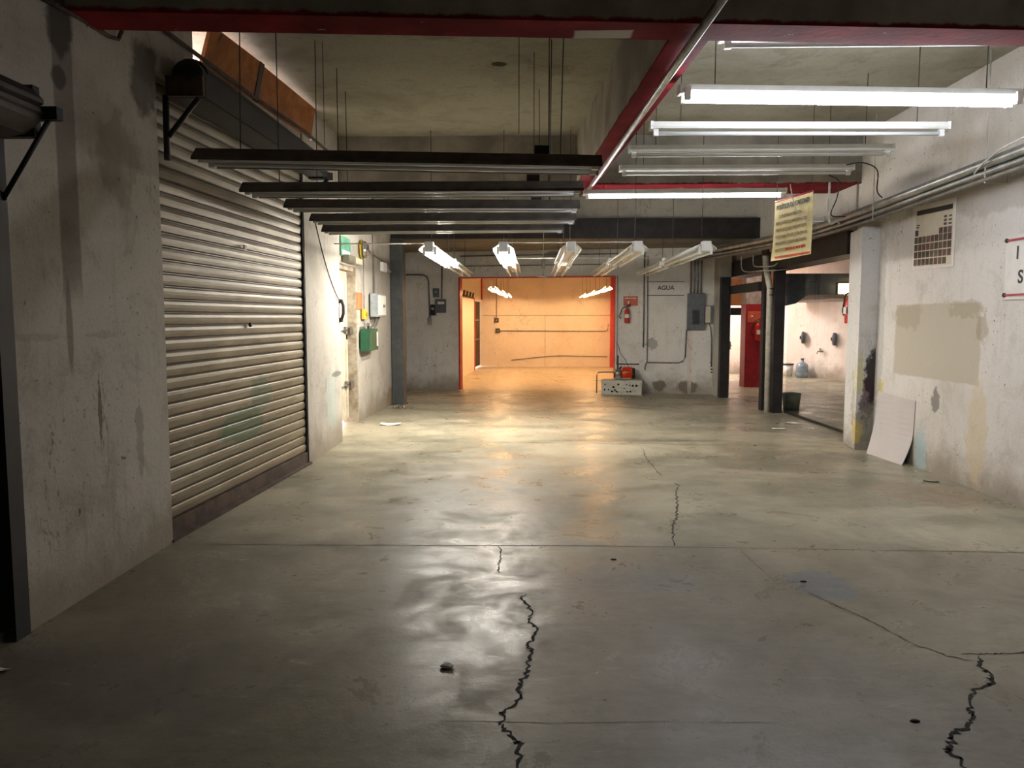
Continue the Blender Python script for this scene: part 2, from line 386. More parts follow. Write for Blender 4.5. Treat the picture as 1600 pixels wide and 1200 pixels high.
BA = math.atan(.17)
def backpt(u, z=0.0):                       # a point on the back wall: u metres from its left end
    return (-2.8+u*math.cos(BA), 17.3-u*math.sin(BA), z)

# ------------------------------------------------------------------ the setting
CE = 3.9
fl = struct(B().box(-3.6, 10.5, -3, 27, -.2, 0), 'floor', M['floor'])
cracks = [[(-0.03, 4.35), (-0.05, 4.25), (0.01, 4.09), (-0.01, 3.93), (0.03, 3.87), (0.01, 3.73), (-0.01, 3.63), (0.01, 3.56), (-0.02, 3.39), (-0.01, 3.33), (-0.05, 3.24), (-0.04, 3.15), (-0.06, 3.07), (-0.12, 2.99), (-0.11, 2.88), (-0.06, 2.8), (-0.04, 2.76), (-0.05, 2.5)],
    [(1.63, 4.42), (1.71, 4.2), (1.75, 4.11), (1.81, 3.98), (1.85, 3.82), (1.89, 3.7), (1.94, 3.64), (1.98, 3.57), (2.08, 3.52)],
    [(2.05, 3.59), (2.19, 3.61), (2.24, 3.6), (2.37, 3.63), (2.6, 3.65)],
    [(2.13, 3.58), (2.07, 3.46), (2.06, 3.38), (2.01, 3.29), (1.88, 3.2), (1.79, 3.06), (1.79, 3.02), (1.68, 2.91), (1.62, 2.87), (1.58, 2.8), (1.54, 2.77), (1.57, 2.71), (1.49, 2.5)],
    [(1.4, 7.4), (1.42, 7.28), (1.33, 6.98), (1.27, 6.61), (1.23, 6.39), (1.16, 6.07), (1.09, 5.79), (1.04, 5.53), (1.01, 5.31)],
    [(1.38, 9.57), (1.32, 8.69), (1.32, 8.02), (1.34, 7.67)],
    [(1.45, 5.3), (1.46, 4.99), (1.48, 4.7), (1.49, 4.53)],
    [(-0.24, 5.29), (-0.2, 5.19), (-0.2, 4.98), (-0.21, 4.88), (-0.2, 4.69)]]
for c, w in zip(cracks, (.015, .007, .009, .017, .014, .010, .004, .009)):
    ribbon(B(), c, w, .0015, .5, 7).build('crack', M['crack'], fl)
ribbon(B(), [(-2.4, 5.27), (-.5, 5.29), (.3, 5.31), (1.6, 5.28), (3.9, 5.21)], .012, .0012, .12, 14).build('expansion_joint', M['joint'], fl)
ribbon(B(), [(-2.4, 9.84), (0, 9.8), (1.1, 9.76), (3.3, 9.62)], .016, .0012, .12, 14).build('expansion_joint', M['joint'], fl)
ribbon(B(), [(-.4, 2.93), (.1, 2.92), (.45, 2.94), (1.0, 2.95)], .003, .0012, .4, 12).build('expansion_joint', M['joint'], fl)

wl = B()
wl.box(-2.9, -2.56, -3, 3.72, 2.72, CE).box(-2.9, -2.72, -3, 3.72, 0, .02)
wl.box(-2.9, -2.56, 3.72, 5.32, 0, CE)
wl.box(-2.9, -2.56, 5.32, 5.93, 3.28, CE)                                   # above the shutter, up to the daylight gap
wl.slab([(-2.9, 5.93), (-2.58, 5.93), (-2.46, 8.3), (-2.9, 8.3)], 3.3, 3.56)
wl.slab([(-2.9, 8.3), (-2.44, 8.3), (-2.45, 9.84), (-2.9, 9.84)], 0, 3.56)    # pier
wl.slab([(-2.9, 8.68), (-2.444, 8.68), (-2.45, 9.84), (-2.9, 9.84)], 3.55, CE)
wl.slab([(-2.9, 9.84), (-2.64, 9.84), (-2.68, 11.72), (-2.9, 11.72)], 2.36, CE)
wl.slab([(-2.9, 11.72), (-2.68, 11.72), (-2.565, 14.2), (-2.9, 14.2)], 0, CE)
wl.box(-3.1, -2.82, 14.2, 17.6, 0, CE)
struct(wl, 'wall_left', M['wall_left'])

wr = B().box(4.15, 4.5, -3, 10.02, 0, CE)
struct(wr, 'wall_right', M['wall_right'])
struct(B().slab([(3.94, 9.36), (4.2, 9.36), (4.2, 10.02), (4.06, 10.0)], 0, 2.68), 'pillar', M['pillar'], label='white plaster pillar with a sooty black burn stain near its foot')
struct(B().box(4.12, 4.5, 10.02, 16.3, 2.72, CE).box(3.80, 4.02, 15.66, 16.4, 0, CE), 'wall_right_upper', M['wall_upper'])
# back wall with the wide opening into the warm lit room
wb = B()
def bw(u0, u1, z0, z1):
    a, b = backpt(u0), backpt(u1); nx, ny = math.sin(BA)*.2, math.cos(BA)*.2
    wb.slab([a[:2], b[:2], (b[0]+nx, b[1]+ny), (a[0]+nx, a[1]+ny)], z0, z1)
bw(-.1, 1.20, 0, CE); bw(1.20, 4.66, 2.50, CE); bw(4.66, 6.95, 0, CE)
struct(wb, 'wall_back', M['wall_back'])
tr = B()
def bt(u0, u1, z0, z1, t=.02):
    a, b = backpt(u0), backpt(u1); nx, ny = math.sin(BA), math.cos(BA)
    tr.slab([(a[0]-nx*.004, a[1]-ny*.004), (b[0]-nx*.004, b[1]-ny*.004), (b[0]+nx*.205, b[1]+ny*.205), (a[0]+nx*.205, a[1]+ny*.205)], z0, z1)
bt(1.20, 1.235, 0, 2.5); bt(1.20, 4.66, 2.475, 2.5); bt(4.635, 4.66, 0, 2.5)
struct(tr, 'trim_1', M['red_trim'], label='thin red painted line around the wide rear opening')
struct(B().box(-3.0, 4.5, -3, 14.3, CE, CE+.2), 'ceiling', M['ceiling'])
struct(B().box(-3.1, 4.5, 14.36, 17.7, 3.06, 3.26), 'ceiling_rear', M['ceiling_rear'])
struct(B().box(-3.0, 4.5, 14.3, 14.5, 3.3, CE+.2), 'wall_upper', M['wall_upper'])
struct(B().box(-3.0, 4.5, -3.2, -3, 0, CE+.2), 'wall_front', M['wall_upper'])
# concrete beams
s2 = B().slab([(-2.7, 4.30), (4.3, 4.84), (4.3, 5.10), (-2.7, 4.58)], 3.28, CE+.02); struct(s2, 'ceiling_beam', M['beam'], label='near concrete beam across the ceiling with a red painted underside')
s3 = B().slab([(.845, 4.7), (1.085, 4.7), (.80, 10.2), (.56, 10.2)], 3.285, CE+.02); struct(s3, 'ceiling_beam', M['beam'], label='lengthwise concrete beam between the bays with a red painted underside')
s4 = B().slab([(-2.7, 9.95), (4.3, 9.95), (4.3, 10.75), (-2.7, 10.75)], 3.29, CE+.02); struct(s4, 'ceiling_beam', M['beam'], label='far concrete beam across the ceiling with ragged red paint')
# steel portal of the rear bay
pb = thing('steel_column', 'dark grey steel column at the rear end of the left wall', 'column', (-2.45, 14.15, 0))
B().box(-2.56, -2.335, 14.02, 14.28, 0, 3.04).build('post', M['dark_steel'], pb, True, bevel=.008)
B().box(-2.62, -2.31, 14.0, 14.3, 0, .02).build('base_plate', M['dark_steel'], pb, True)
one(B().box(-2.6, 4.2, 14.13, 14.3, 3.04, 3.4), 'steel_beam', M['black_steel'], 'long dark steel beam high across the rear of the hall', 'beam', bevel=.006)
b = B()
for i in range(16):
    x, y = -2.5+random.uniform(-.06, .3), 14.0+random.uniform(-.5, -.02); x = max(x, -2.56+.02)
    r = random.uniform(.012, .035); b.lathe([(0.001, 0), (r, r*.3), (r*.8, r*.9), (0.001, r*1.1)], (x, y, 0), n=6)
one(b, 'rubble_heap', M['rubble'], 'crumbled beige mortar bits at the foot of the dark steel column', 'rubble', kind='stuff')

# rear room behind the opening
struct(B().slab([(-2.15, 17.45), (-1.95, 17.45), (-1.74, 23.6), (-1.94, 23.6)], 0, 3.4).slab([(-1.94, 23.6), (-1.74, 23.6), (-1.62, 25.3), (-1.82, 25.3)], 2.14, 3.4), 'wall_rear_left', M['warm_wall'])
rb = struct(B().box(-2.2, 3.3, 25.3, 25.5, 0, 3.4), 'wall_rear_back', M['warm_wall'])
B().box(-1.6, 2.9, 25.294, 25.3, 1.675, 1.695).box(.45, .462, 25.294, 25.3, 0, 1.68).build('mortar_seam', M['grey_pipe'], rb)
struct(B().box(3.1, 3.3, 16.6, 25.4, 0, 3.4), 'wall_rear_right', M['warm_wall'])
struct(B().slab([(-3.1, 17.3), (3.4, 16.3), (3.4, 25.5), (-3.1, 25.5)], 3.3, 3.45), 'ceiling_rear_room', M['warm_wall'])
struct(B().box(2.58, 2.86, 25.02, 25.3, 0, 3.3), 'pillar', M['red_trim'], label='red painted pillar in the right corner of the warm lit room')
struct(B().slab([(-1.75, 23.5), (-1.725, 23.5), (-1.722, 23.6), (-1.747, 23.6)], 0, 2.2).box(-1.68, -1.6, 25.05, 25.3, 2.2, 3.3), 'trim_2', M['red_trim'], label='red painted edge beside the dark gate of the rear room')
g = thing('metal_gate', 'dark brown metal gate standing ajar in the rear room, daylight along its edge', 'gate', (-1.75, 24.5, 0))
B().slab([(-1.84, 23.78), (-1.80, 23.78), (-1.69, 25.28), (-1.73, 25.28)], .06, 2.13).build('leaf', M['rust_steel'], g, True)
for z in (.9, 1.52): B().slab([(-1.80, 23.8), (-1.785, 23.8), (-1.675, 25.27), (-1.69, 25.27)], z, z+.035).build('crossbar', M['grey_pipe'], g, True)
for k in range(5):
    t = (k+.5)/5; x, y = -1.80+.11*t, 23.78+1.5*t
    B().box(x-.002, x+.012, y-.015, y+.015, .06, 2.13).build('rib', M['rust_steel'], g, True)

# side room behind the glass, entered by the doorway
struct(B().slab([(9.4, 15.8), (9.6, 15.8), (7.3, 22.6), (7.05, 22.4)], 0, 3.3), 'wall_side_right', M['side_wall'])
struct(B().box(3.3, 10.2, 22.2, 22.4, 0, 3.3), 'wall_side_back', M['side_wall'])
struct(B().box(4.5, 10.4, 9.4, 9.6, 0, 3.3).box(9.5, 9.7, 9.6, 16.2, 0, 3.3), 'wall_side_front', M['side_wall'])
struct(B().box(3.3, 10.4, 16.3, 22.4, 3.2, 3.4).box(4.45, 10.4, 9.4, 16.3, 2.95, 3.15), 'ceiling_side', M['soffit_dark'])
struct(B().box(3.3, 4.08, 16.25, 16.45, 0, 3.4).box(3.3, 3.5, 16.3, 22.4, 0, 3.4), 'wall_side_left', M['side_wall'])
mz = B().slab([(4.95, 14.0), (9.6, 14.0), (9.6, 17.0), (7.6, 21.2), (7.0, 21.2)], 2.02, 2.06); mz.mat(1).slab([(4.55, 13.9), (9.6, 13.9), (9.6, 14.0), (4.55, 14.0)], 2.02, 2.39).prism([(4.55, 2.02), (4.55, 1.82), (4.72, 1.86), (4.93, 2.02)], 13.9, 14.0, 'y')
struct(mz, 'mezzanine', [M['soffit'], M['fascia']], label='low grey soffit with a dark blue grey front edge inside the glazed room')
struct(B().box(3.5, 6.4, 20.4, 20.6, 1.93, 3.2), 'wall_hall', M['peach'])
struct(B().box(3.5, 6.0, 20.4, 20.55, 1.68, 1.87), 'trim_3', M['black_steel'], label='dark lintel over the bright far doorway')
rp = B().box(4.94, 5.36, 17.9, 18.3, 1.92, 3.2); rp.mat(1).box(4.94, 5.36, 17.9, 18.3, 0, 1.92)
struct(rp, 'pillar', [M['soffit'], M['red_paint']], label='square pillar painted dark red seen through the doorway')

# steel shop front: header, posts, doorway and glass
hd = B().slab([(4.06, 10.1), (4.45, 10.1), (4.45, 16.1), (4.03, 16.1)], 2.42, 2.715)
one(hd, 'steel_header', M['black_steel'], 'black steel header over the doorway and glass on the right', 'beam')
df = thing('door_frame', 'black steel frame around the open doorway on the right', 'door frame', (3.95, 14.5, 0))
B().box(3.79, 3.965, 15.5, 15.66, 0, 2.415).build('post', M['black_steel'], df, True, bevel=.006)
B().box(3.99, 4.1, 13.36, 13.52, 0, 2.415).build('post', M['black_steel'], df, True, bevel=.006)
B().box(3.94, 4.03, 13.52, 15.5, 2.07, 2.23).build('transom', M['black_steel'], df, True)
one(B().slab([(4.06, 12.98), (4.23, 12.98), (4.33, 13.3), (4.12, 13.3)], 0, 2.415), 'steel_post', M['black_steel'], 'broad black steel post at the left edge of the glass', 'post')
w1 = struct(B().slab([(4.35, 10.5), (4.39, 10.5), (4.33, 13.05), (4.29, 13.05)], .0, .035).slab([(4.345, 10.5), (4.395, 10.5), (4.395, 10.55), (4.345, 10.55)], .03, 2.42), 'window_1', M['black_steel'], label='large shop front glass on the right')
y0 = 10.55
for k in range(3):
    a, bb = y0+k*.835+.004, y0+(k+1)*.835-.004; xa, xb = 4.365-.024*(a-10.5), 4.365-.024*(bb-10.5)
    B().slab([(xa, a), (xa+.008, a), (xb+.008, bb), (xb, bb)], .035, 2.43).build('pane', M['glass'], w1)
struct(B().box(4.33, 4.45, 10.02, 10.5, 0, 2.42), 'trim_4', M['black_steel'], label='dark jamb between the pillar and the glass')

# ------------------------------------------------------------------ left wall things
def slat_sheet(p0, p1, z0, z1, pitch, d):
    """corrugated curtain between two plan points, bulging to +x"""
    b = B(); prof = []; z = z0
    while z < z1-1e-4:
        prof += [(-d*.2, z), (-d, z+pitch*.03), (-d, z+pitch*.10), (-d*.1, z+pitch*.14), (d*.35, z+pitch*.18), (d*.75, z+pitch*.45), (d*.9, z+pitch*.68), (d*.55, z+pitch*.90), (d*.2, z+pitch*.97)]; z += pitch
    prof.append((0, z1)); n = len(prof)
    vs = [(p0[0]+u, p0[1], z) for u, z in prof]+[(p1[0]+u, p1[1], z) for u, z in prof]
    bk = [(p0[0]-.03, p0[1], z0), (p0[0]-.03, p0[1], z1), (p1[0]-.03, p1[1], z0), (p1[0]-.03, p1[1], z1)]
    b.poly(vs+bk, [(i, n+i, n+i+1, i+1) for i in range(n-1)]+[(2*n, 2*n+1, 2*n+3, 2*n+2)])
    return b
sh = thing('roller_shutter', 'wide beige roller shutter with a green smear, closed, left wall', 'roller shutter', (-2.56, 6.8, 0))
slat_sheet((-2.63, 5.3), (-2.475, 8.32), .13, 3.32, .094, .011).build('curtain', M['shutter'], sh, True)
B().slab([(-2.66, 5.34), (-2.60, 5.34), (-2.45, 8.3), (-2.51, 8.3)], .022, .135).build('bottom_rail', M['rust_steel'], sh, True)
B().slab([(-2.63, 5.31), (-2.55, 5.31), (-2.41, 8.32), (-2.5, 8.32)], .0, .02).build('sill', M['rust_steel'], sh, True)
pts = []
for k in range(34): pts.append((-2.462+random.uniform(-.006, .006), 8.29+random.uniform(-.012, .008), .02+k*.1))
B().tube(pts, .016, 6).build('guide_rail', M['rubber'], sh, True)
ro = B(); ro.prism([(-2.40+.135*math.cos(a)*.96, 3.30+.115*math.sin(a)) for a in [k*2*PI/14 for k in range(14)]], 5.5, 8.45, 'y')
ro.build('roll', M['black_steel'], sh, True)
B().slab([(-2.53, 5.45), (-2.275, 5.45), (-2.22, 8.45), (-2.50, 8.45)], 3.13, 3.17).slab([(-2.285, 5.45), (-2.27, 5.45), (-2.215, 8.45), (-2.23, 8.45)], 3.13, 3.30).build('housing', M['black_steel'], sh, True)
B().box(-2.53, -2.27, 5.40, 5.44, 3.13, 3.27).build('end_plate', M['rust_steel'], sh, True)
b = B(); b.prism([(-2.37+.11*math.cos(a), 3.27+.10*math.sin(a)) for a in [k*PI/10 for k in range(11)]], 5.39, 5.46, 'y'); b.build('end_disc', M['rubber'], sh, True)
B().tube([(-2.31, 5.42, 3.12), (-2.53, 5.42, 2.86)], .018, 6).tube([(-2.54, 5.42, 3.14), (-2.545, 5.42, 2.7)], .022, 6).build('bracket', M['black_steel'], sh, True)
B().slab([(-2.5, 8.5), (-2.28, 8.5), (-2.2, 8.62), (-2.5, 8.62)], 3.12, 3.2).tube([(-2.24, 8.56, 3.12), (-2.44, 8.56, 2.95)], .02, 6).build('bracket', M['rubber'], sh, True)
b = B(); b.lathe([(.001, 0), (.02, 0), (.02, .02), (.001, .022)], (-2.53, 6.85, 1.54), 'x', 8); b.build('keyhole', M['rubber'], sh, True)
b = B().box(-2.53, -2.515, 6.75, 6.8, 2.2, 2.24); b.build('patch', M['paper'], sh, True)

ns = thing('roller_shutter', 'dark roller shutter at the left edge, nearest the camera', 'roller shutter', (-2.6, 2.4, 0))
slat_sheet((-2.66, -2.9), (-2.66, 3.66), .06, 2.6, .094, .014).build('curtain', M['near_shutter'], ns, True)
B().box(-2.64, -2.545, 3.62, 3.73, 0, 2.55).build('guide_rail', M['rubber'], ns, True)
b = B(); prof = [(-2.56, 2.73), (-2.47, 2.73), (-2.36, 2.68), (-2.31, 2.63), (-2.31, 2.61), (-2.325, 2.60), (-2.31, 2.585), (-2.31, 2.565), (-2.325, 2.555), (-2.33, 2.53), (-2.4, 2.47), (-2.56, 2.45)]
b.prism(prof, -2.9, 3.68, 'y'); b.build('roll', M['near_shutter'], ns, True)
B().box(-2.56, -2.25, 3.68, 3.73, 2.54, 2.6).box(-2.56, -2.36, 3.68, 3.73, 2.46, 2.7).build('end_plate', M['rubber'], ns, True)
B().tube([(-2.30, 3.705, 2.55), (-2.55, 3.705, 2.17)], .014, 4).build('strut', M['rubber'], ns, True)
B().box(-2.68, -2.6, -2.9, 3.64, .015, .06).build('bottom_rail', M['near_shutter'], ns, True)

# boards in the daylight gap above the shutter
cb = one(B().hexa([(-2.60, 6.12, 3.566), (-2.57, 6.12, 3.566), (-2.525, 7.10, 3.566), (-2.555, 7.10, 3.566)], [(-2.47, 6.02, 3.83), (-2.44, 6.02, 3.83), (-2.40, 6.97, 3.86), (-2.43, 6.97, 3.86)]), 'cardboard_sheet', M['cardboard'], 'brown cardboard sheet leaning above the shutter, nearer one with daylight beside it', 'cardboard')
cc = one(B().hexa([(-2.555, 7.12, 3.566), (-2.525, 7.12, 3.566), (-2.43, 8.6, 3.566), (-2.46, 8.6, 3.566)], [(-2.435, 7.0, 3.85), (-2.405, 7.0, 3.85), (-2.36, 8.55, 3.875), (-2.39, 8.55, 3.875)]), 'cardboard_sheet', M['cardboard'], 'brown cardboard sheet leaning above the shutter, farther one beside the concrete beam', 'cardboard')
B().hexa([(-2.54, 7.09, 3.566), (-2.515, 7.09, 3.566), (-2.51, 7.18, 3.566), (-2.53, 7.18, 3.566)], [(-2.42, 6.95, 3.86), (-2.395, 6.95, 3.86), (-2.39, 7.04, 3.86), (-2.41, 7.04, 3.86)]).build('tape', M['tape'], cc)
B().hexa([(-2.575, 6.2, 3.60), (-2.565, 6.2, 3.60), (-2.56, 6.22, 3.60), (-2.57, 6.22, 3.60)], [(-2.45, 6.18, 3.82), (-2.438, 6.18, 3.82), (-2.436, 6.2, 3.82), (-2.448, 6.2, 3.82)]).build('fold', M['tape'], cb)
one(B().tube([(-2.535, 5.0, 3.56), (-2.53, 5.42, 3.575), (-2.5, 7.0, 3.58), (-2.415, 8.3, 3.58), (-2.42, 9.4, 3.57)], .016, 8), 'conduit_pipe', M['rust_steel'], 'thin rusty pipe running along the wall below the cardboard sheets', 'pipe')
one(B().tube([(-2.545, 3.9, 3.24), (-2.545, 4.5, 3.29), (-2.545, 4.72, 3.29), (-2.53, 4.80, 3.30), (-2.52, 4.83, 3.36)], .013, 8), 'conduit_pipe', M['rust_steel'], 'thin pipe with a hooked end high on the near left wall', 'pipe')
one(B().tube(hang((-2.425, 8.62, 2.75), (-2.43, 9.72, 1.82), .12), .007, 6), 'phone_cable', M['rubber'], 'black cable drooping down the pier to the black handle', 'cable')
h = thing('pull_handle', 'black handle hanging on the cable at the pier edge', 'handle', (-2.43, 9.8, 1.6))
B().tube([(-2.425, 9.80, 1.82), (-2.40, 9.80, 1.76), (-2.40, 9.80, 1.66), (-2.425, 9.80, 1.58)], .02, 8).build('grip', M['rubber'], h, True)
B().box(-2.45, -2.41, 9.77, 9.83, 1.79, 1.84).build('mount', M['rubber'], h, True)
B().box(-2.45, -2.41, 9.77, 9.83, 1.55, 1.60).build('mount', M['rubber'], h, True)

# steel door in the recess behind the pier
d1 = struct(B().box(-2.86, -2.80, 9.86, 11.66, .075, 2.30), 'door_1', M['cream_door'], label='cream painted steel door in the recess of the left wall')
B().box(-2.80, -2.785, 9.9, 9.98, .1, 2.27).box(-2.80, -2.785, 11.50, 11.60, .1, 2.27).box(-2.80, -2.785, 9.9, 11.60, 1.28, 1.36).build('stile', M['cream_door'], d1)
for z in (1.42, .60):
    bo = B().tube([(-2.77, 11.1, z), (-2.77, 11.66, z)], .014, 6).build('bolt', M['chrome'], d1)
    B().box(-2.80, -2.762, 11.42, 11.50, z-.05, z+.05).box(-2.75, -2.71, 11.62, 11.67, z-.06, z+.06).build('latch', M['grey_pipe'], bo)
struct(B().box(-2.80, -2.665, 11.67, 11.74, .0, 2.36).box(-2.86, -2.70, 9.84, 11.70, 2.30, 2.36), 'trim_5', M['door_frame'], label='weathered beige frame of the steel door')
OFF = Vector((-.045, .24, 0))

# sign, lamp, gong, boxes on the lit wall beyond the door
LX = lambda y: -2.62+.0252*(y-11.42)
t = thing('exit_sign', 'small green and white sign high above the steel door', 'sign', (-2.6, 10.7, 2.52))
B().box(-2.6, -2.585, 10.45, 11.0, 2.47, 2.74).build('panel', M['green_sign'], t, True)
B().box(-2.586, -2.582, 10.5, 10.95, 2.49, 2.55).build('stripe', M['paper'], t, True)
t = thing('emergency_lamp', 'beige and olive emergency lamp above the steel door', 'lamp', (-2.6, 10.95, 2.4))
B().box(-2.6, -2.5, 10.55, 10.95, 2.385, 2.49).build('case', M['olive'], t, True, bevel=.01)
B().box(-2.6, -2.495, 10.955, 11.38, 2.39, 2.48).build('lens', M['beige_lamp'], t, True, bevel=.015)
t = thing('alarm_bell', 'round ochre and chrome alarm bell high on the lit wall', 'bell', (-2.6, 11.85, 2.68))
B().lathe([(.001, 0), (.15, 0), (.15, .03), (.001, .03)], (-2.61, 11.8, 2.66), 'x', 24).build('back_plate', M['ochre'], t, True)
B().lathe([(.05, .03), (.13, .05), (.13, .075), (.09, .11), (.001, .12)], (-2.61, 11.8, 2.66), 'x', 24).build('gong', M['chrome'], t, True)
one(B().box(-2.617, -2.60, 11.36+.1, 11.78, 1.74, 1.99), 'wall_sign', M['orange_sign'], 'orange fire notice on the lit left wall beside the door frame', 'sign')
t = thing('call_point', 'small yellow call point above the green hose box', 'box', (-2.6, 11.85, 1.6))
B().box(-2.61, -2.55, 11.74, 11.92, 1.58, 1.74).build('case', M['yellow'], t, True, bevel=.01)
B().lathe([(.001, 0), (.03, 0), (.02, .03), (.001, .03)], (-2.55, 11.83, 1.66), 'x', 12).build('button', M['ochre'], t, True)
t = thing('electrical_box', 'light grey electrical box with a pale right side on the lit left wall', 'box', (-2.6, 12.55, 1.6))
B().box(-2.57, -2.44, 12.22, 12.86, 1.62, 2.0).build('case', M['grey_box'], t, True, bevel=.01)
B().box(-2.44, -2.425, 12.25, 12.83, 1.65, 1.97).build('cover', M['paper'], t, True)
B().lathe([(.001, 0), (.025, 0), (.02, .03), (.001, .03)], (-2.425, 12.6, 1.8), 'x', 10).build('handle', M['grey_pipe'], t, True)
B().tube([(-2.5, 12.35, 1.62), (-2.5, 12.3, 1.5), (-2.53, 12.1, 1.42)], .022, 8).tube([(-2.5, 12.6, 1.62), (-2.52, 12.4, 1.48), (-2.54, 12.15, 1.42)], .022, 8).build('conduit', M['grey_pipe'], t, True)
t = thing('hose_box', 'dark green canister box hanging on the lit left wall', 'box', (-2.6, 11.95, 1.09))
B().prism([(11.6, 1.09), (12.25, 1.09), (12.25, 1.38), (12.18, 1.43), (11.67, 1.43), (11.6, 1.38)], -2.60, -2.45, 'x').build('case', M['green'], t, True)
B().box(-2.45, -2.444, 12.12, 12.22, 1.15, 1.38).build('label_strip', M['paper'], t, True)
B().tube([(-2.53, 11.95, 1.43), (-2.53, 11.95, 1.52)], .035, 10).build('valve', M['grey_pipe'], t, True)
B().tube([(-2.53, 11.95, 1.49), (-2.53, 11.62, 1.49)], .012, 6).tube([(-2.53, 11.62, 1.43), (-2.53, 11.62, 1.52)], .012, 6).build('valve_arm', M['grey_pipe'], t, True)
one(B().tube([(-2.585, 11.84, 2.52), (-2.585, 11.84, 1.74)], .007, 6), 'conduit_pipe', M['grey_pipe'], 'thin wire pipe dropping from the alarm bell to the yellow call point', 'pipe')
one(B().tube([(-2.57, 12.55, CE), (-2.57, 12.55, 2.0)], .018, 8), 'conduit_pipe', M['grey_pipe'], 'grey conduit rising from the electrical box on the lit left wall', 'pipe')
one(B().tube([(-2.58, 11.95, 2.72), (-2.56, 12.35, 2.66), (-2.55, 12.75, 2.62), (-2.52, 13.3, 2.57), (-2.5, 13.98, 2.56)], .014, 8), 'conduit_pipe', M['grey_pipe'], 'conduit bending from the alarm bell towards the steel column', 'pipe')
t = thing('junction_box', 'small white junction box on the lit wall near the steel column', 'box', (-2.57, 13.2, 2.45))
B().box(-2.55, -2.49, 12.98, 13.34, 2.40, 2.56).build('case', M['cap'], t, True, bevel=.01)
B().tube([(-2.53, 13.34, 2.47), (-2.52, 13.7, 2.44), (-2.5, 14.0, 2.43)], .02, 8).build('pipe_stub', M['white_pipe'], t, True)

OFF = None
# ------------------------------------------------------------------ strip lights
def trough(par, L, w, h, refl, back, lit=None, tubes=2, hang_to=None, world_z=0, caps=False, hooks=()):
    """inverted tray with ballast cover, holders, tubes; long axis = local x, lip at z=0"""
    a, t = w/2, .006
    pr = [(-a, 0), (-a, .018), (-a*.5, h), (a*.5, h), (a, .018), (a, 0), (a-t, 0), (a-t, .016), (a*.5-t*.6, h-t), (-a*.5+t*.6, h-t), (-a+t, .016), (-a+t, 0)]
    n = len(pr)//2; vs = [(s*L/2, u, v) for s in (-1, 1) for u, v in pr]
    b = B(); q = len(pr); fs = []
    for i in range(n-1): fs.append((i, i+1, q+i+1, q+i))
    b.poly(vs, fs)                       # outer skin
    b.mat(1); ins = list(range(n, q)); fs = [(ins[i], ins[i+1], q+ins[i+1], q+ins[i]) for i in range(n-1)]+[(0, q-1, 2*q-1, q), (n-1, n, q+n, q+n-1)]
    for e in (0, q): fs += [tuple(e+k for k in (i, i+1, q-2-i, q-1-i)) for i in range(n-1)]
    b.poly(vs, fs)
    b.build('reflector', [back, refl], par)
    B().box(-L/2+.02, L/2-.02, -.04, .04, h-.04, h-.008).build('ballast_cover', refl, par)
    fit(par, L, w, h, lit, tubes, hang_to, world_z, caps, hooks)
def batten(par, L, lit=None, tubes=2, hang_to=None, world_z=0):
    """bare batten: narrow channel with open tubes under it"""
    h = .10
    B().prism([(-.045, .045), (-.052, .06), (-.045, h), (.045, h), (.052, .06), (.045, .045)], -L/2, L/2, 'x').build('channel', M['enamel'], par)
    for s in (-1, 1): B().box(s*(L/2)-.012, s*(L/2)+.012, -.05, .05, .04, h+.004).build('end_plate', M['cap'], par)
    fit(par, L, .2, h, lit, tubes, hang_to, world_z, False, ())
def fit(par, L, w, h, lit, tubes, hang_to, world_z, caps, hooks):
    tz = -.03 if caps else .014
    ys = (-w*.26, w*.26) if tubes == 2 else (0,)
    for y in ys:
        for s in (-1, 1): B().box(s*(L/2-.04)-.02, s*(L/2-.04)+.02, y-.016, y+.016, tz-.022, h-.025).build('lamp_holder', M['cap'], par)
        B().tube([(-L/2+.06, y, tz), (L/2-.06, y, tz)], .0165, 10).build('tube', lit or M['tube_off'], par)
    if hang_to is not None:
        for s in (-.8, .8): B().tube([(s*L/2, 0, h), (s*L/2, 0, hang_to-world_z)], .004, 5).build('hanger', M['wire'], par)
    for x in hooks: B().box(x-.045, x+.045, -.03, .03, h, h+.06).build('hanger_clip', M['rubber'], par)
    if caps: B().box(-L/2-.05, -L/2+.06, -.055, .055, -.02, h+.03).build('end_cap', M['cap'], par, bevel=.012)

ords = ('nearest of the five dark strip lights hanging over the left bay', 'second nearest of the five dark strip lights over the left bay', 'middle one of the five dark strip lights over the left bay',
        'second farthest of the five dark strip lights over the left bay', 'farthest of the five dark strip lights over the left bay')
for i, (y, z, x, ro_) in enumerate(((4.79, 2.52, -.81, .022), (5.68, 2.497, -.86, .0), (6.57, 2.505, -.83, .006), (7.28, 2.49, -.82, 0), (7.98, 2.478, -.9, -.006))):
    t = thing('strip_light', ords[i], 'light', (x, y, z), 0, 'unlit strip lights over the left bay', tilt=ro_)
    trough(t, 2.46, .29, .082, M['enamel_dark'], M['enamel_back'], None, 2, CE, z, hooks=(.87,) if i < 3 else (), caps=False)
ordr = (('unlit strip light tucked against the near ceiling beam on the right', 5.10, 3.32, 2.45, .0, None), ('dazzling lit strip light, brightest lamp at the upper right', 5.72, 3.14, 2.29, .07, M['tube_big']),
        ('unlit white strip light just behind the dazzling lamp', 6.66, 3.13, 2.24, .03, None), ('unlit strip light third behind the dazzling lamp, middle of the right bay', 7.55, 3.14, 2.18, .0, None),
        ('farthest unlit strip light of the right bay, before the far beam', 8.5, 3.14, 2.2, .0, None), ('thin lit strip light under the far red beam beside the banner', 9.80, 3.10, 1.9, -.03, M['tube_thin']))
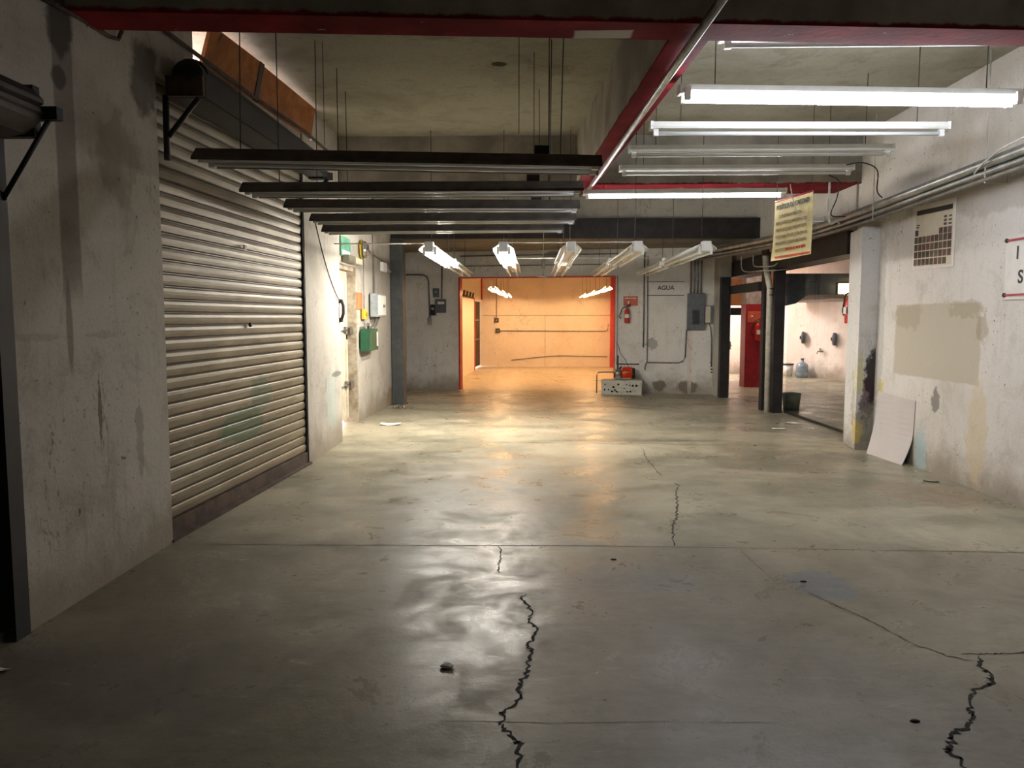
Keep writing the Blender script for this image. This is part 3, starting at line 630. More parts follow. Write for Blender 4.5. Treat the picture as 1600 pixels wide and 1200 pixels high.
for i, (lab, y, z, x, ry, lit) in enumerate(ordr):
    t = thing('strip_light', lab, 'light', (x, y, z), ry, 'strip lights of the right bay')
    batten(t, 2.48, lit, 2 if lit is M['tube_big'] else 1, CE if i < 5 else 3.29, z)
rows = ((-1.24, 'first row from the left'), (-.34, 'second row from the left'), (.48, 'middle row'), (1.28, 'second row from the right'), (2.1, 'row farthest right'))
for k, (x, nm) in enumerate(rows):
    for j in range(2):
        yc = 10.62+j*2.6
        lit = M['tube_rear'] if (j == 0 and k < 2) else None
        st = ('lit' if lit else 'unlit')
        t = thing('strip_light', '%s strip light, %s half of the lengthwise %s' % (st, 'near' if j == 0 else 'far', nm), 'light', (x+(-.04 if k > 2 else .02)*j, yc, 2.42), PI/2, 'strip lights in five rows over the rear bay')
        trough(t, 2.44, .26, .07, M['enamel'], M['enamel'], lit, 2, CE if j == 0 else 3.06, 2.42, caps=True)
for (x0, x1, y, lab) in ((-.34, 1.26, 9.5, 'thin white rod joining the near ends of the rear strip lights'), (-.3, 2.05, 12.0, 'thin white rod joining the far rear strip lights'), (-2.5, -1.3, 9.6, 'thin white rod from the left wall to the leftmost lit lamp')):
    one(B().tube([(x0, y, 2.52), (x1, y, 2.52)], .009, 6), 'support_rod', M['white_pipe'], lab, 'rod')
# warm lamps of the rear room
for side, x0, x1 in (('left', -.92, -.68), ('right', 1.78, 1.6)):
    for j, nm in enumerate(('nearest', 'middle', 'farthest')):
        f = (j+.5)/3; y = 17.75+7.2*f; x = x0+(x1-x0)*f
        t = thing('strip_light', 'glowing orange strip light in the rear room, %s of the %s hand row' % (nm, side), 'light', (x, y, 2.26), PI/2, 'warm lit strip lights of the rear room')
        trough(t, 2.3, .24, .07, M['enamel'], M['enamel'], M['tube_warm'], 2, 3.3, 2.26)

# ------------------------------------------------------------------ pipes and cables of the right wall
P0 = [(4.02, 2.0, 3.02), (3.97, 6.3, 2.955), (3.94, 9.6, 2.86), (3.82, 11.8, 2.84), (3.42, 14.6, 2.86), (3.28, 16.1, 2.88)]
def shift(dx, dz, wob=0): return [(x+dx+random.uniform(-wob, wob), y, z+dz+random.uniform(-wob, wob)) for x, y, z in P0[:-1]]+[(P0[-1][0]+dx, P0[-1][1], P0[-1][2]+dz*.6)]
def smooth(pts, n=6):
    P = [Vector(p) for p in pts]; out = []
    for i in range(len(P)-1):
        a, b_, c, d = P[max(0, i-1)], P[i], P[i+1], P[min(len(P)-1, i+2)]
        for k in range(n):
            t = k/n; out.append(.5*((2*b_)+(c-a)*t+(2*a-5*b_+4*c-d)*t*t+(3*b_-a-3*c+d)*t**3))
    out.append(P[-1]); return out
one(B().tube(smooth(P0), .05, 14), 'conduit_pipe', M['galv'], 'thick galvanised pipe on top of the bundle along the right wall', 'pipe', 'pipe bundle along the right wall')
for dx, dz, r, lab in ((.07, -.055, .024, 'slim galvanised pipe tucked behind the thick pipe of the bundle'), (-.02, -.085, .024, 'slim galvanised pipe directly under the thick pipe'), (.05, -.12, .02, 'dull grey pipe lowest at the wall side of the bundle'), (-.03, -.135, .018, 'thin pipe lowest at the room side of the bundle'), (.098, -.10, .016, 'thin dark pipe closest to the right wall')):
    one(B().tube(smooth(shift(dx, dz, .008)), r, 8), 'conduit_pipe', M['galv'] if r > .022 else M['grey_pipe'], lab, 'pipe', 'pipe bundle along the right wall')
for y, x, z in ((6.9, 3.99, 2.93), (9.0, 3.95, 2.87), (11.2, 3.86, 2.845)):
    one(B().tube([(x-.055, y, CE), (x-.055, y, z-.16), (x+.14, y, z-.16), (x+.14, y, z-.02)], .006, 6), 'pipe_hanger', M['white_wire'], 'wire hanger holding the pipe bundle, %s' % {6.9: 'nearest the camera', 9.0: 'beside the plaster pillar', 11.2: 'behind the banner'}[y], 'hanger', 'wire hangers of the pipe bundle')
one(B().tube(smooth([(3.98, 7.15, 2.84), (3.9, 6.95, 2.9), (3.88, 6.6, 2.99), (3.9, 6.3, 3.03)]), .008, 6), 'loose_cable', M['white_wire'], 'pale cable looping over the near end of the pipe bundle', 'cable')
one(B().tube(smooth([(3.3, 8.3, 3.2), (3.55, 8.5, 3.26), (3.75, 8.6, 3.2), (3.8, 8.7, 3.0), (3.88, 8.75, 2.93)]), .007, 6), 'loose_cable', M['wire'], 'dark cable dropping from the ceiling lights to the pipe bundle', 'cable')
one(B().tube(smooth([(3.35, 8.9, 3.2), (3.5, 9.0, 3.15), (3.52, 9.1, 2.98), (3.5, 9.2, 2.8), (3.78, 9.5, 2.82)]), .007, 6), 'loose_cable', M['wire'], 'dark cable hanging between the banner and the plaster pillar', 'cable')
one(B().tube(smooth([(2.95, 9.0, 3.12), (2.96, 8.85, 2.85), (3.0, 8.62, 2.68), (3.14, 8.5, 2.64), (3.3, 8.9, 2.70), (3.5, 9.4, 2.80), (3.8, 10.0, 2.80)]), .006, 6), 'loose_cable', M['white_wire'], 'pale cable sagging across the face of the banner', 'cable')
one(B().tube(smooth([(3.3, 8.75, 3.1), (3.32, 8.8, 2.75), (3.38, 8.9, 2.66), (3.6, 9.3, 2.74), (3.88, 9.9, 2.78)]), .012, 8), 'loose_cable', M['white_wire'], 'thick pale cable curling down at the right edge of the banner', 'cable')
vp = thing('drain_pipe', 'dirty white vertical pipe between the doorway and the glass', 'pipe', (4.04, 13.15, 0))
B().tube([(3.90, 13.05, 2.74), (3.93, 13.1, 2.46), (4.02, 13.14, 2.1), (4.03, 13.14, 0)], .052, 12).build('pipe', M['white_pipe'], vp, True)
B().tube([(3.897, 13.04, 2.86), (3.905, 13.05, 2.64)], .062, 12).build('collar', M['rust_steel'], vp, True)
for z in (1.98, 2.08): B().tube([(4.03, 13.14, z), (4.03, 13.14, z+.02)], .056, 12).build('strap', M['rust_steel'], vp, True)
one(B().tube(smooth([(3.84, 14.3, 2.72), (3.84, 14.25, 2.5), (3.84, 13.9, 2.42), (3.84, 13.3, 2.395), (3.83, 12.98, 2.385), (3.98, 12.84, 2.38), (4.2, 12.85, 2.40)]), .011, 6), 'loose_cable', M['white_wire'], 'white cable looping over the black header above the doorway', 'cable')
one(B().tube(smooth([(3.83, 13.5, 2.7), (3.82, 13.45, 2.52), (3.82, 13.25, 2.47), (3.81, 12.96, 2.45), (3.96, 12.83, 2.45), (4.04, 12.85, 2.5)]), .011, 6), 'loose_cable', M['white_wire'], 'white cable looped beside the top of the white vertical pipe', 'cable')

# banner
bn = thing('hanging_banner', 'yellowed quality policy banner hanging from the ceiling on the right', 'banner', (2.99, 9.0, 2.3), math.atan2(-.8, .15))
bw_, bh = .83, .68
b = B(); nx, nz = 12, 10; vs = []
for s in (0, 1):
    for j in range(nz+1):
        for i in range(nx+1):
            u, v = i/nx, j/nz; vs.append(((u-.5)*bw_*(1+.03*(1-v)), -.004+s*.006+.014*math.sin(u*5+v*2)*(1-v)-.03*(1-v)**2*(1-u), v*bh-.02*(1-u)*(1-v)))
q = (nx+1)*(nz+1); fs = []
for j in range(nz):
    for i in range(nx):
        a = j*(nx+1)+i; fs += [(a, a+1, a+nx+2, a+nx+1), (q+a, q+a+nx+1, q+a+nx+2, q+a+1)]
for i in range(nx): fs += [(i, q+i, q+i+1, i+1), (q-1-i, 2*q-1-i, 2*q-2-i, q-2-i)]
for j in range(nz): fs += [(j*(nx+1), (j+1)*(nx+1), q+(j+1)*(nx+1), q+j*(nx+1)), (j*(nx+1)+nx, q+j*(nx+1)+nx, q+(j+1)*(nx+1)+nx, (j+1)*(nx+1)+nx)]
b.poly(vs, fs); b.build('sheet', M['banner'], bn)
B().tube([(-bw_/2, 0, bh), (bw_/2, 0, bh)], .012, 8).build('top_rod', M['magenta'], bn)
B().box(-bw_/2+.02, bw_/2, -.022, -.014, .005, .03).build('red_band', M['banner_red'], bn)
for s in (-1, 1): B().tube([(s*bw_*.46, 0, bh), (s*bw_*.46, 0, CE-2.295)], .003, 5).build('string', M['wire'], bn)
text('heading', 'POLÍTICA DE CALIDAD', .075, M['ink'], bn, (.02, -.022, bh-.085), (PI/2, 0, 0), .002, sx=.92)
b = B()
for r in range(6):
    z = bh-.19-r*.078; x = -.34
    if r == 0: x = -.26
    while x < (.32 if r else .2):
        w = random.uniform(.006, .017)
        b.mat(1 if r == 5 and x > -.1 else 0).box(x, min(x+w, .36), -.026, -.0225+.004, z-random.uniform(.012, .017), z+random.uniform(.010, .020)); x += w+random.choice((.004, .005, .006, .022))
b.build('text_lines', [M['banner_ink'], M['banner_red']], bn, kind='stuff')

# poster and sign on the right wall
po = thing('poster', 'cream wall poster with a dark title bar and a grid of small photo tiles', 'poster', (4.15, 8.1, 2.13))
def PR(u, v): return 8.52-u*.76, 2.15-.02*u+v*.61                                       # u to the right, v up
def prect(b, u0, u1, v0, v1, x0, x1):
    c = [PR(u0, v0), PR(u1, v0), PR(u1, v1), PR(u0, v1)]
    b.hexa([(x1, y, z) for y, z in c], [(x0, y, z) for y, z in c])
b = B(); prect(b, -.05, 1.05, -.04, 1.06, 4.142, 4.147); b.build('sheet', M['sign_white'], po, True)
b = B(); prect(b, .03, 1, .0, .98, 4.140, 4.142); b.build('print_area', M['poster'], po, True)
b = B(); prect(b, .06, .98, .89, .97, 4.138, 4.140); b.build('title_bar', M['ink'], po, True)
b = B(); cols = 9
for r in range(4):
    for c in range(cols):
        if r == 3 and c == 8: continue
        b.mat(random.randrange(4)); u0 = .02+c*.109; v0 = .405-r*.128; prect(b, u0, u0+.09, v0, v0+.108, 4.1378, 4.1402)
for (u0, v0, w, h_) in ((.03, .535, .085, .1), (.05, .67, .08, .02), (.07, .71, .07, .02), (.78, .52, .09, .1), (.89, .52, .09, .1), (.67, .52, .09, .1), (.78, .65, .07, .04), (.78, .71, .07, .04), (.78, .77, .07, .04), (.9, .65, .07, .03), (.9, .71, .07, .03), (.9, .77, .07, .03)):
    b.mat(random.randrange(4)); prect(b, u0, u0+w, v0, v0+h_, 4.1378, 4.1402)
b.build('photo_tiles', [M['photo%d' % i] for i in range(4)], po, True)
sg = thing('wall_sign', 'white sign with crimson rails and big black letters at the right edge', 'sign', (4.15, 6.4, 1.76))
B().box(4.14, 4.15, 5.5, 6.88, 1.76, 2.31).build('panel', M['sign_white'], sg, True)
for z in (2.27, 1.80):
    B().box(4.13, 4.141, 5.5, 6.86, z-.008, z+.008).build('rail', M['magenta'], sg, True)
    B().lathe([(.001, 0), (.02, 0), (.018, -.014), (.001, -.016)], (4.141, 6.87, z), 'x', 12).build('screw', M['rust_steel'], sg, True)
text('letter', 'I', .155, M['ink'], sg, (4.139-4.15, 6.715-6.4, 2.15-1.76), (PI/2, 0, -PI/2), .002)
text('letter', 'S', .155, M['ink'], sg, (4.139-4.15, 6.66-6.4, 1.945-1.76), (PI/2, 0, -PI/2), .002)

# bent pale board leaning against the wall beside the pillar
b = B(); nv, nu = 12, 2; vs = []
fl0, fl1 = Vector((3.985, 9.13, 0)), Vector((4.045, 8.38, 0)); tp0, tp1 = Vector((4.125, 9.19, .735)), Vector((4.14, 8.34, .71))
for s in (0, 1):
    for j in range(nv+1):
        v = j/nv; bend = -.045*math.sin(v*PI)*(1-v*.3)
        for i in range(nu+1):
            u = i/nu; p = (fl0*(1-u)+fl1*u)*(1-v)+(tp0*(1-u)+tp1*u)*v; p.x -= bend*(.6+.8*u); p.x += s*.006; 
            p.x = min(p.x, 4.143); vs.append(tuple(p))
q = (nu+1)*(nv+1); fs = []
for j in range(nv):
    for i in range(nu):
        a = j*(nu+1)+i; fs += [(a, a+1, a+nu+2, a+nu+1), (q+a, q+a+nu+1, q+a+nu+2, q+a+1)]
    fs += [(j*(nu+1), (j+1)*(nu+1), q+(j+1)*(nu+1), q+j*(nu+1)), (j*(nu+1)+nu, q+j*(nu+1)+nu, q+(j+1)*(nu+1)+nu, (j+1)*(nu+1)+nu)]
for i in range(nu): fs += [(i, q+i, q+i+1, i+1), (q-1-i, 2*q-1-i, 2*q-2-i, q-2-i)]
b.poly(vs, fs); one(b, 'leaning_board', M['board'], 'bent pale grey board leaning against the right wall beside the pillar', 'board')

# extinguisher beside the pillar jamb
def extinguisher(loc, rz, lab, h=.42, r=.065, group=None):
    t = thing('fire_extinguisher', lab, 'fire extinguisher', loc, rz, group)
    B().lathe([(.001, 0), (r*.9, 0), (r, .02), (r, h*.78), (r*.75, h*.9), (r*.35, h*.96), (r*.3, h), (.001, h)], (0, 0, 0), 'z', 18).build('cylinder', M['red_bottle'], t)
    va = B().tube([(0, 0, h), (0, 0, h+.05)], r*.28, 8).build('valve', M['pump_steel'], t)
    B().tube([(-.02, 0, h+.03), (.08, 0, h+.06)], .01, 6).tube([(-.02, 0, h+.05), (.07, 0, h+.1)], .01, 6).build('handle', M['rubber'], va)
    B().tube(smooth([(-.02, -.01, h+.04), (-.09, -.02, h+.01), (-.13, -.02, h*.7), (-.16, -.02, h*.45), (-.12, -.02, h*.3)]), .011, 6).build('hose', M['rubber'], t)
    B().box(-.045, .045, -r-.004, -r*.85, h*.35, h*.6).build('tag', M['paper'], t)
    B().box(-.02, .02, r*.6, r+.036, h*.7, h*.8).build('wall_hook', M['rubber'], t)
    return t
extinguisher((4.245, 10.42, 1.53), -PI/2, 'red fire extinguisher squeezed between the plaster pillar and the glass', .36, .055)

# ------------------------------------------------------------------ back wall things
def bthing(name, lab, cat, u, z, group=None): return thing(name, lab, cat, backpt(u, z), -BA, group)
def bpipe(pts, r, m, lab, out=.02): # pts are (u, z)
    return one(B().tube([tuple(Vector(backpt(u, z))-Vector((math.sin(BA), math.cos(BA), 0))*out) for u, z in pts], r, 8), 'conduit_pipe', m, lab, 'pipe')
bpipe([(0, 2.57), (.4, 2.56), (.48, 2.52), (.52, 2.42), (.54, 1.62)], .016, M['grey_pipe'], 'bent grey conduit on the back wall left of the meter boxes')
bpipe([(.84, 3.06), (.83, 2.3), (.82, 2.03)], .016, M['grey_pipe'], 'straight grey conduit rising from the meter boxes on the back wall')
for (u, z, w, h_, d_, lab, m) in ((.70, 2.06, .13, .2, .07, 'small upper grey meter box on the back wall', 'panel_grey'), (.81, 1.72, .22, .3, .12, 'largest grey meter box on the back wall', 'panel_grey'), (.635, 1.66, .11, .24, .1, 'dark lower left meter box on the back wall', 'panel_dark'), (.54, 1.45, .1, .16, .05, 'small pale box below the bent conduit on the back wall', 'grey_box')):
    t = bthing('meter_box', lab, 'box', u, z, 'meter boxes on the back wall')
    B().box(-w/2, w/2, -d_, 0, 0, h_).build('case', M[m], t, bevel=.006)
    if w > .2: B().box(-.05, .1, -d_-.008, -d_, h_*.62, h_*.8).build('label_plate', M['paper'], t)
    elif m != 'grey_box': B().box(-.03, .03, -d_-.008, -d_, h_*.5, h_*.72).build('dial', M['grey_box'], t)
e = extinguisher(backpt(4.91, 1.5), -BA, 'faded red fire extinguisher hanging on the back wall right of the opening', .30, .055)
e.location = Vector(backpt(4.91, 1.5))-Vector((math.sin(BA), math.cos(BA), 0))*.092
t = bthing('wall_sign', 'orange red fire notice above the extinguisher on the back wall', 'sign', 4.98, 1.86)
B().box(-.15, .15, -.012, 0, 0, .2).build('panel', M['red_sign'], t)
B().box(-.12, .12, -.015, -.012, .15, .17).box(-.06, -.03, -.015, -.012, .04, .1).build('pictogram', M['paper'], t)
t = bthing('wall_sign', 'white sign reading AGUA on the back wall', 'sign', 5.73, 2.07)
B().box(-.42, .36, -.012, 0, 0, .3).build('panel', M['sign_white'], t)
for z in (.0, .285): B().box(-.42, .36, -.018, -.012, z, z+.012).build('rail', M['wire'], t)
text('lettering', 'AGUA', .125, M['ink'], t, (-.02, -.013, .16), (PI/2, 0, 0), .002)
bpipe([(5.26, 3.0), (5.26, .98)], .016, M['grey_pipe'], 'grey conduit ending halfway down between the extinguisher and the water sign')
bpipe([(5.33, 2.9), (5.34, 1.4), (5.34, .68), (5.3, .58), (5.3, .5)], .012, M['grey_pipe'], 'thin grey conduit reaching low beside the water sign')
bpipe([(5.34, .66), (6.0, .66), (6.08, .69), (6.13, .78), (6.15, 1.35)], .014, M['grey_pipe'], 'conduit running low then bending up to the breaker panel')
bpipe([(6.6, 1.5), (6.64, 1.4), (6.66, 1.2), (6.67, .58)], .014, M['grey_pipe'], 'curved conduit from the white switch box down to the socket')
bpipe([(4.72, .62), (5.18, .62)], .012, M['wire'], 'short dark horizontal pipe behind the orange pump')
bpipe([(4.70, 2.5), (4.70, 1.2), (4.70, .6)], .013, M['white_pipe'], 'pale pipe running down the edge of the rear opening to the pump')
bpipe([(1.25, 2.96), (5.2, 2.96)], .014, M['grey_pipe'], 'horizontal grey conduit high above the rear opening')
bpipe([(1.0, 2.74), (4.8, 2.74)], .011, M['grey_pipe'], 'lower horizontal grey conduit just above the rear opening')
for du, r, m in ((0, .014, 'grey_pipe'), (.07, .02, 'galv'), (.14, .02, 'galv'), (.21, .016, 'grey_pipe')):
    bpipe([(6.22+du, 3.0), (6.22+du, 2.1)], r, M[m], 'conduit dropping into the breaker panel, %s of four' % {0: 'leftmost', .07: 'second from the left', .14: 'second from the right', .21: 'rightmost'}[du], .03)
t = bthing('breaker_panel', 'slate grey breaker panel with a dark inner door on the back wall', 'electrical panel', 6.34, 1.35)
B().box(-.19, .17, -.1, 0, 0, .76).build('case', M['panel_grey'], t, bevel=.008)
idr = B().box(-.08, .07, -.112, -.1, .12, .42).build('inner_door', M['panel_dark'], t)
for k in range(5): B().box(-.04, .03, -.122, -.112, .15+k*.05, .18+k*.05).build('breaker', M['rubber'], idr)
t = bthing('switch_box', 'pale switch box fixed at the right side of the breaker panel', 'box', 6.58, 1.48)
B().box(-.06, .09, -.09, 0, 0, .38).build('case', M['panel_grey'], t, bevel=.005)
B().box(-.055, .045, -.1, -.09, .03, .36).build('cover', M['poster'], t)
t = bthing('wall_socket', 'white double socket low on the back wall beside the black doorpost', 'socket', 6.68, .42)
B().box(-.06, .06, -.03, 0, 0, .16).build('plate', M['sign_white'], t, bevel=.006)
for z in (.05, .11): B().box(-.02, .02, -.034, -.03, z-.015, z+.015).build('outlet', M['panel_dark'], t)
# hanging pipe with T end above the opening
t = thing('hanging_valve', 'thin hanging pipe with a small T end above the rear opening', 'pipe', (.2, 12.9, 2.2))
B().tube([(.2, 12.9, 3.9), (.2, 12.9, 2.3)], .01, 6).build('stem', M['grey_pipe'], t, True)
B().tube([(.2, 12.9, 2.58), (.2, 12.9, 2.42)], .03, 8).build('body', M['grey_pipe'], t, True)
B().tube([(.1, 12.9, 2.30), (.3, 12.9, 2.27)], .012, 6).build('tee', M['grey_pipe'], t, True)

# concrete block with the pump
bc = Vector(backpt(4.83))-Vector((math.sin(BA), math.cos(BA), 0))*.25
t = thing('concrete_block', 'pitted white concrete plinth at the right foot of the rear opening', 'plinth', tuple(bc), -BA)
b = B(); b.box(-.42, .42, -.2, .22, 0, .30); bmesh.ops.subdivide_edges(b.bm, edges=b.bm.edges[:], cuts=6, use_grid_fill=True)
for v in b.bm.verts:
    if v.co.z > .01: v.co += Vector((random.uniform(-.008, .008), random.uniform(-.008, .008), random.uniform(-.012, .014)))
b.mat(1)
for k in range(17): b.lathe([(.001, 0), (random.uniform(.012, .026), 0), (.001, -.006)], (random.uniform(-.38, .38), -.209, random.uniform(.05, .25)), 'y', 7)
b.build('body', [M['block'], M['crack']], t)
t = thing('water_pump', 'orange water pump with a steel head sitting on the concrete plinth', 'pump', (bc.x, bc.y, .31), -BA)
B().lathe([(.001, -.02), (.105, -.02), (.12, 0), (.12, .19), (.105, .2), (.001, .2)], (0.02, 0, .135), 'x', 20).build('motor', M['pump_orange'], t)
b = B()
for k in range(14):
    a = k*2*PI/14; b.hexa([(.03, math.cos(a)*.112-.005, .135+math.sin(a)*.112), (.2, math.cos(a)*.112-.005, .135+math.sin(a)*.112), (.2, math.cos(a)*.112+.005, .135+math.sin(a)*.112), (.03, math.cos(a)*.112+.005, .135+math.sin(a)*.112)],
                          [(.03, math.cos(a)*.132-.004, .135+math.sin(a)*.132), (.2, math.cos(a)*.132-.004, .135+math.sin(a)*.132), (.2, math.cos(a)*.132+.004, .135+math.sin(a)*.132), (.03, math.cos(a)*.132+.004, .135+math.sin(a)*.132)])
b.build('cooling_fins', M['pump_orange'], t)
B().lathe([(.001, 0), (.115, 0), (.1, .05), (.001, .055)], (.22, 0, .135), 'x', 20).build('fan_cover', M['rubber'], t)
B().lathe([(.001, 0), (.09, 0), (.1, .03), (.1, .12), (.06, .15), (.001, .15)], (-.15, 0, .12), 'x', 20).build('pump_head', M['pump_steel'], t)
B().box(-.14, .2, -.08, .08, 0, .03).box(-.13, -.02, -.09, .09, .0, .1).build('base', M['pump_steel'], t)
B().tube([(-.15, 0, .14), (-.2, 0, .15), (-.36, 0, .15), (-.5, -.02, .14), (-.53, -.03, .08), (-.53, -.03, -.3)], .014, 8).build('outlet_pipe', M['grey_pipe'], t)
B().tube([(-.09, 0, .2), (-.09, 0, .32), (-.09, .05, .5)], .016, 8).tube([(-.06, .02, .22), (-.02, .06, .26)], .02, 6).build('inlet_pipe', M['wire'], t)
one(B().tube([tuple(Vector(backpt(u, z))-Vector((math.sin(BA), math.cos(BA), 0))*.02) for u, z in ((4.72, 1.05), (4.78, .85), (4.88, .72), (4.93, .62), (4.95, .55))], .006, 6), 'power_cord', M['wire'], 'thin dark cord running down the wall to the orange pump', 'cord')
# rear room fittings on the far wall
one(B().tube([(-1.05, 25.285, 1.18), (2.4, 25.285, 1.17), (2.5, 25.285, 1.2), (2.52, 25.285, 1.4)], .014, 8), 'conduit_pipe', M['grey_pipe'], 'horizontal conduit halfway up the far wall of the warm room', 'pipe')
one(B().tube(smooth([(-.65, 25.285, .22), (.3, 25.285, .32), (.9, 25.285, .36), (1.6, 25.285, .35), (2.5, 25.285, .33)]), .014, 8), 'conduit_pipe', M['grey_pipe'], 'sagging low pipe along the far wall of the warm room', 'pipe')
for x, z, lab in ((-1.14, 1.46, 'upper small outlet box on the far wall of the warm room'), (-1.1, 1.12, 'lower small outlet box on the far wall of the warm room')):
    t = thing('outlet_box', lab, 'box', (x, 25.3, z)); B().box(-.07, .07, -.06, 0, 0, .14).build('case', M['wire'], t); B().box(-.03, .03, -.066, -.06, .04, .1).build('outlet', M['grey_pipe'], t)
one(B().tube([(-1.14, 25.28, 3.3), (-1.14, 25.28, 1.6)], .008, 6), 'conduit_pipe', M['wire'], 'thin wire pipe above the outlet boxes of the warm room', 'pipe')
one(B().tube([(-1.93, 18.4, 3.3), (-1.93, 18.4, .9)], .02, 8), 'conduit_pipe', M['grey_pipe'], 'vertical conduit on the left wall of the warm room', 'pipe')
t = thing('wall_rack', 'row of dark hooks on a bar high on the left wall of the warm room', 'rack', (-1.85, 21.5, 2.2))
B().tube([(-1.83, 19.4, 2.2), (-1.74, 23.3, 2.2)], .03, 8).build('bar', M['rust_steel'], t, True)
for k in range(5): B().tube([(-1.81+.02*k, 19.6+.8*k, 2.2), (-1.79+.02*k, 19.6+.8*k, 2.34)], .025, 6).build('hook', M['wire'], t, True)

# ------------------------------------------------------------------ side room things
t = thing('water_jug', 'blue grey water jug standing on the floor behind the glass', 'jug', (7.32, 20.9, 0))
B().lathe([(.001, 0), (.14, 0), (.155, .02), (.155, .12), (.148, .14), (.155, .16), (.155, .30), (.13, .37), (.05, .41), (.04, .43), (.04, .48), (.001, .48)], (0, 0, 0), 'z', 20).build('body', M['jug'], t)
B().lathe([(.001, 0), (.045, 0), (.045, .04), (.001, .04)], (0, 0, .48), 'z', 14).build('cap', M['fascia'], t)
t = thing('bucket', 'white bucket with a dark rim beside the water jug', 'bucket', (7.08, 21.35, 0))
B().lathe([(.001, 0), (.12, 0), (.15, .33), (.001, .33)], (0, 0, 0), 'z', 18).build('body', M['bucket'], t)
B().lathe([(.13, 0), (.165, 0), (.165, .03), (.13, .03)], (0, 0, .32), 'z', 18).build('rim', M['panel_dark'], t)
t = thing('waste_bin', 'grey green bin just inside the glass at its left end', 'bin', (4.53, 13.42, 0))
B().lathe([(.001, 0), (.13, 0), (.16, .3), (.15, .3), (.125, .01), (.001, .01)], (0, 0, 0), 'z', 18).build('body', M['bin'], t)
for y, x, z, lab in ((21.15, 7.43, 1.07, 'dark round wall fitting above the water jug'), (20.04, 7.84, 1.06, 'dark round wall fitting near the right edge of the glass')):
    t = thing('wall_fitting', lab, 'fitting', (x, y, z), -.34)
    B().lathe([(.001, 0), (.17, 0), (.16, -.06), (.001, -.09)], (0, 0, 0), 'x', 18).build('disc', M['fascia'], t)
    B().lathe([(.001, -.085), (.05, -.085), (.04, -.11), (.001, -.11)], (0, 0, 0), 'x', 12).build('hub', M['panel_dark'], t)
t = thing('wall_tap', 'small grey tap on the pale wall behind the glass', 'tap', (7.7, 20.45, .72), -.34)
B().tube([(0, 0, 0), (-.14, 0, 0), (-.16, 0, -.06)], .022, 8).build('spout', M['grey_pipe'], t); B().tube([(-.08, -.1, .07), (-.08, .12, .07)], .018, 8).tube([(-.08, 0, 0), (-.08, 0, .07)], .015, 6).build('handle', M['grey_pipe'], t)
t = thing('wall_lamp', 'square lit lamp on the dark fascia behind the glass', 'lamp', (5.53, 13.9, 2.02))
B().box(-.1, .1, -.04, 0, 0, .2).build('case', M['rubber'], t); B().box(-.09, .09, -.1, -.04, .01, .19).build('diffuser', M['lamp_on'], t, bevel=.01)
e = extinguisher((5.2, 17.8, 1.08), 0, 'red extinguisher with a white tag on the dark red pillar', .42, .07)
t = thing('wall_sign', 'small red notice near the top of the dark red pillar', 'sign', (5.15, 17.9, 1.5))
B().box(-.16, .16, -.012, 0, 0, .26).build('panel', M['red_sign'], t); B().lathe([(.001, 0), (.03, 0), (.001, -.006)], (-.06, -.012, .13), 'y', 10).build('pictogram', M['paper'], t)
t = thing('door_lock', 'small grey lock box on the black doorpost beside the back wall', 'lock', (3.965, 15.56, 1.05))
B().box(.001, .035, -.05, .05, -.08, .08).build('case', M['panel_grey'], t); B().tube([(.03, -.02, .0), (.06, -.02, 0)], .012, 6).build('knob', M['chrome'], t)

# ------------------------------------------------------------------ litter on the floor
def sheet(x, y, w, d, rz, lab, m='paper', name='paper_scrap', curl=.012):
    b = B(); n = 5; vs = []
    for s in (0, 1):
        for j in range(n+1):
            for i in range(n+1):
                u, v = i/n-.5, j/n-.5; px, py = u*w, v*d
                vs.append((x+px*math.cos(rz)-py*math.sin(rz), y+px*math.sin(rz)+py*math.cos(rz), .0015+s*.0012+curl*(u*u*2+.5*math.sin(v*5+1)**2*abs(u))))
    q = (n+1)**2; fs = []
    for j in range(n):
        for i in range(n):
            a = j*(n+1)+i; fs += [(a, a+1, a+n+2, a+n+1), (q+a, q+a+n+1, q+a+n+2, q+a+1)]
    for i in range(n): fs += [(i, q+i, q+i+1, i+1), (q-1-i, 2*q-1-i, 2*q-2-i, q-2-i), (i*(n+1), (i+1)*(n+1), q+(i+1)*(n+1), q+i*(n+1)), (i*(n+1)+n, q+i*(n+1)+n, q+(i+1)*(n+1)+n, (i+1)*(n+1)+n)]
    b.poly(vs, fs); return one(b, name, M[m], lab, 'litter')
sheet(-2.12, 11.45, .3, .22, .05, 'white paper sheet lying near the steel door on the left', curl=.03)
sheet(3.98, 11.75, .16, .2, .3, 'small white paper scrap by the sill of the glass')
sheet(3.58, 11.1, .1, .18, 1.4, 'white paper strip on the floor before the glass')
sheet(3.92, 7.52, .14, .05, -.4, 'dark curled scrap on the floor by the right wall', 'wire', 'litter_scrap')
sheet(4.0, 8.0, .03, .03, .4, 'tiny white crumb on the floor beside the leaning board')
sheet(-2.42, 3.32, .12, .03, -.3, 'pale sliver of litter at the left edge below the dark shutter', curl=.02)
b = B(); r = .028
b.lathe([(.001, 0), (r*.9, .002), (r, .009), (r*.6, .017), (.001, .014)], (0, 0, 0), 'z', 7)
for v in b.bm.verts: v.co += Vector((random.uniform(-.012, .012), random.uniform(-.012, .012), random.uniform(0, .006)))
for v in b.bm.verts: v.co += Vector((-.38, 3.4, 0))
one(b, 'crumpled_paper', M['paper'], 'crumpled pale scrap on the floor left of the long crack', 'litter')
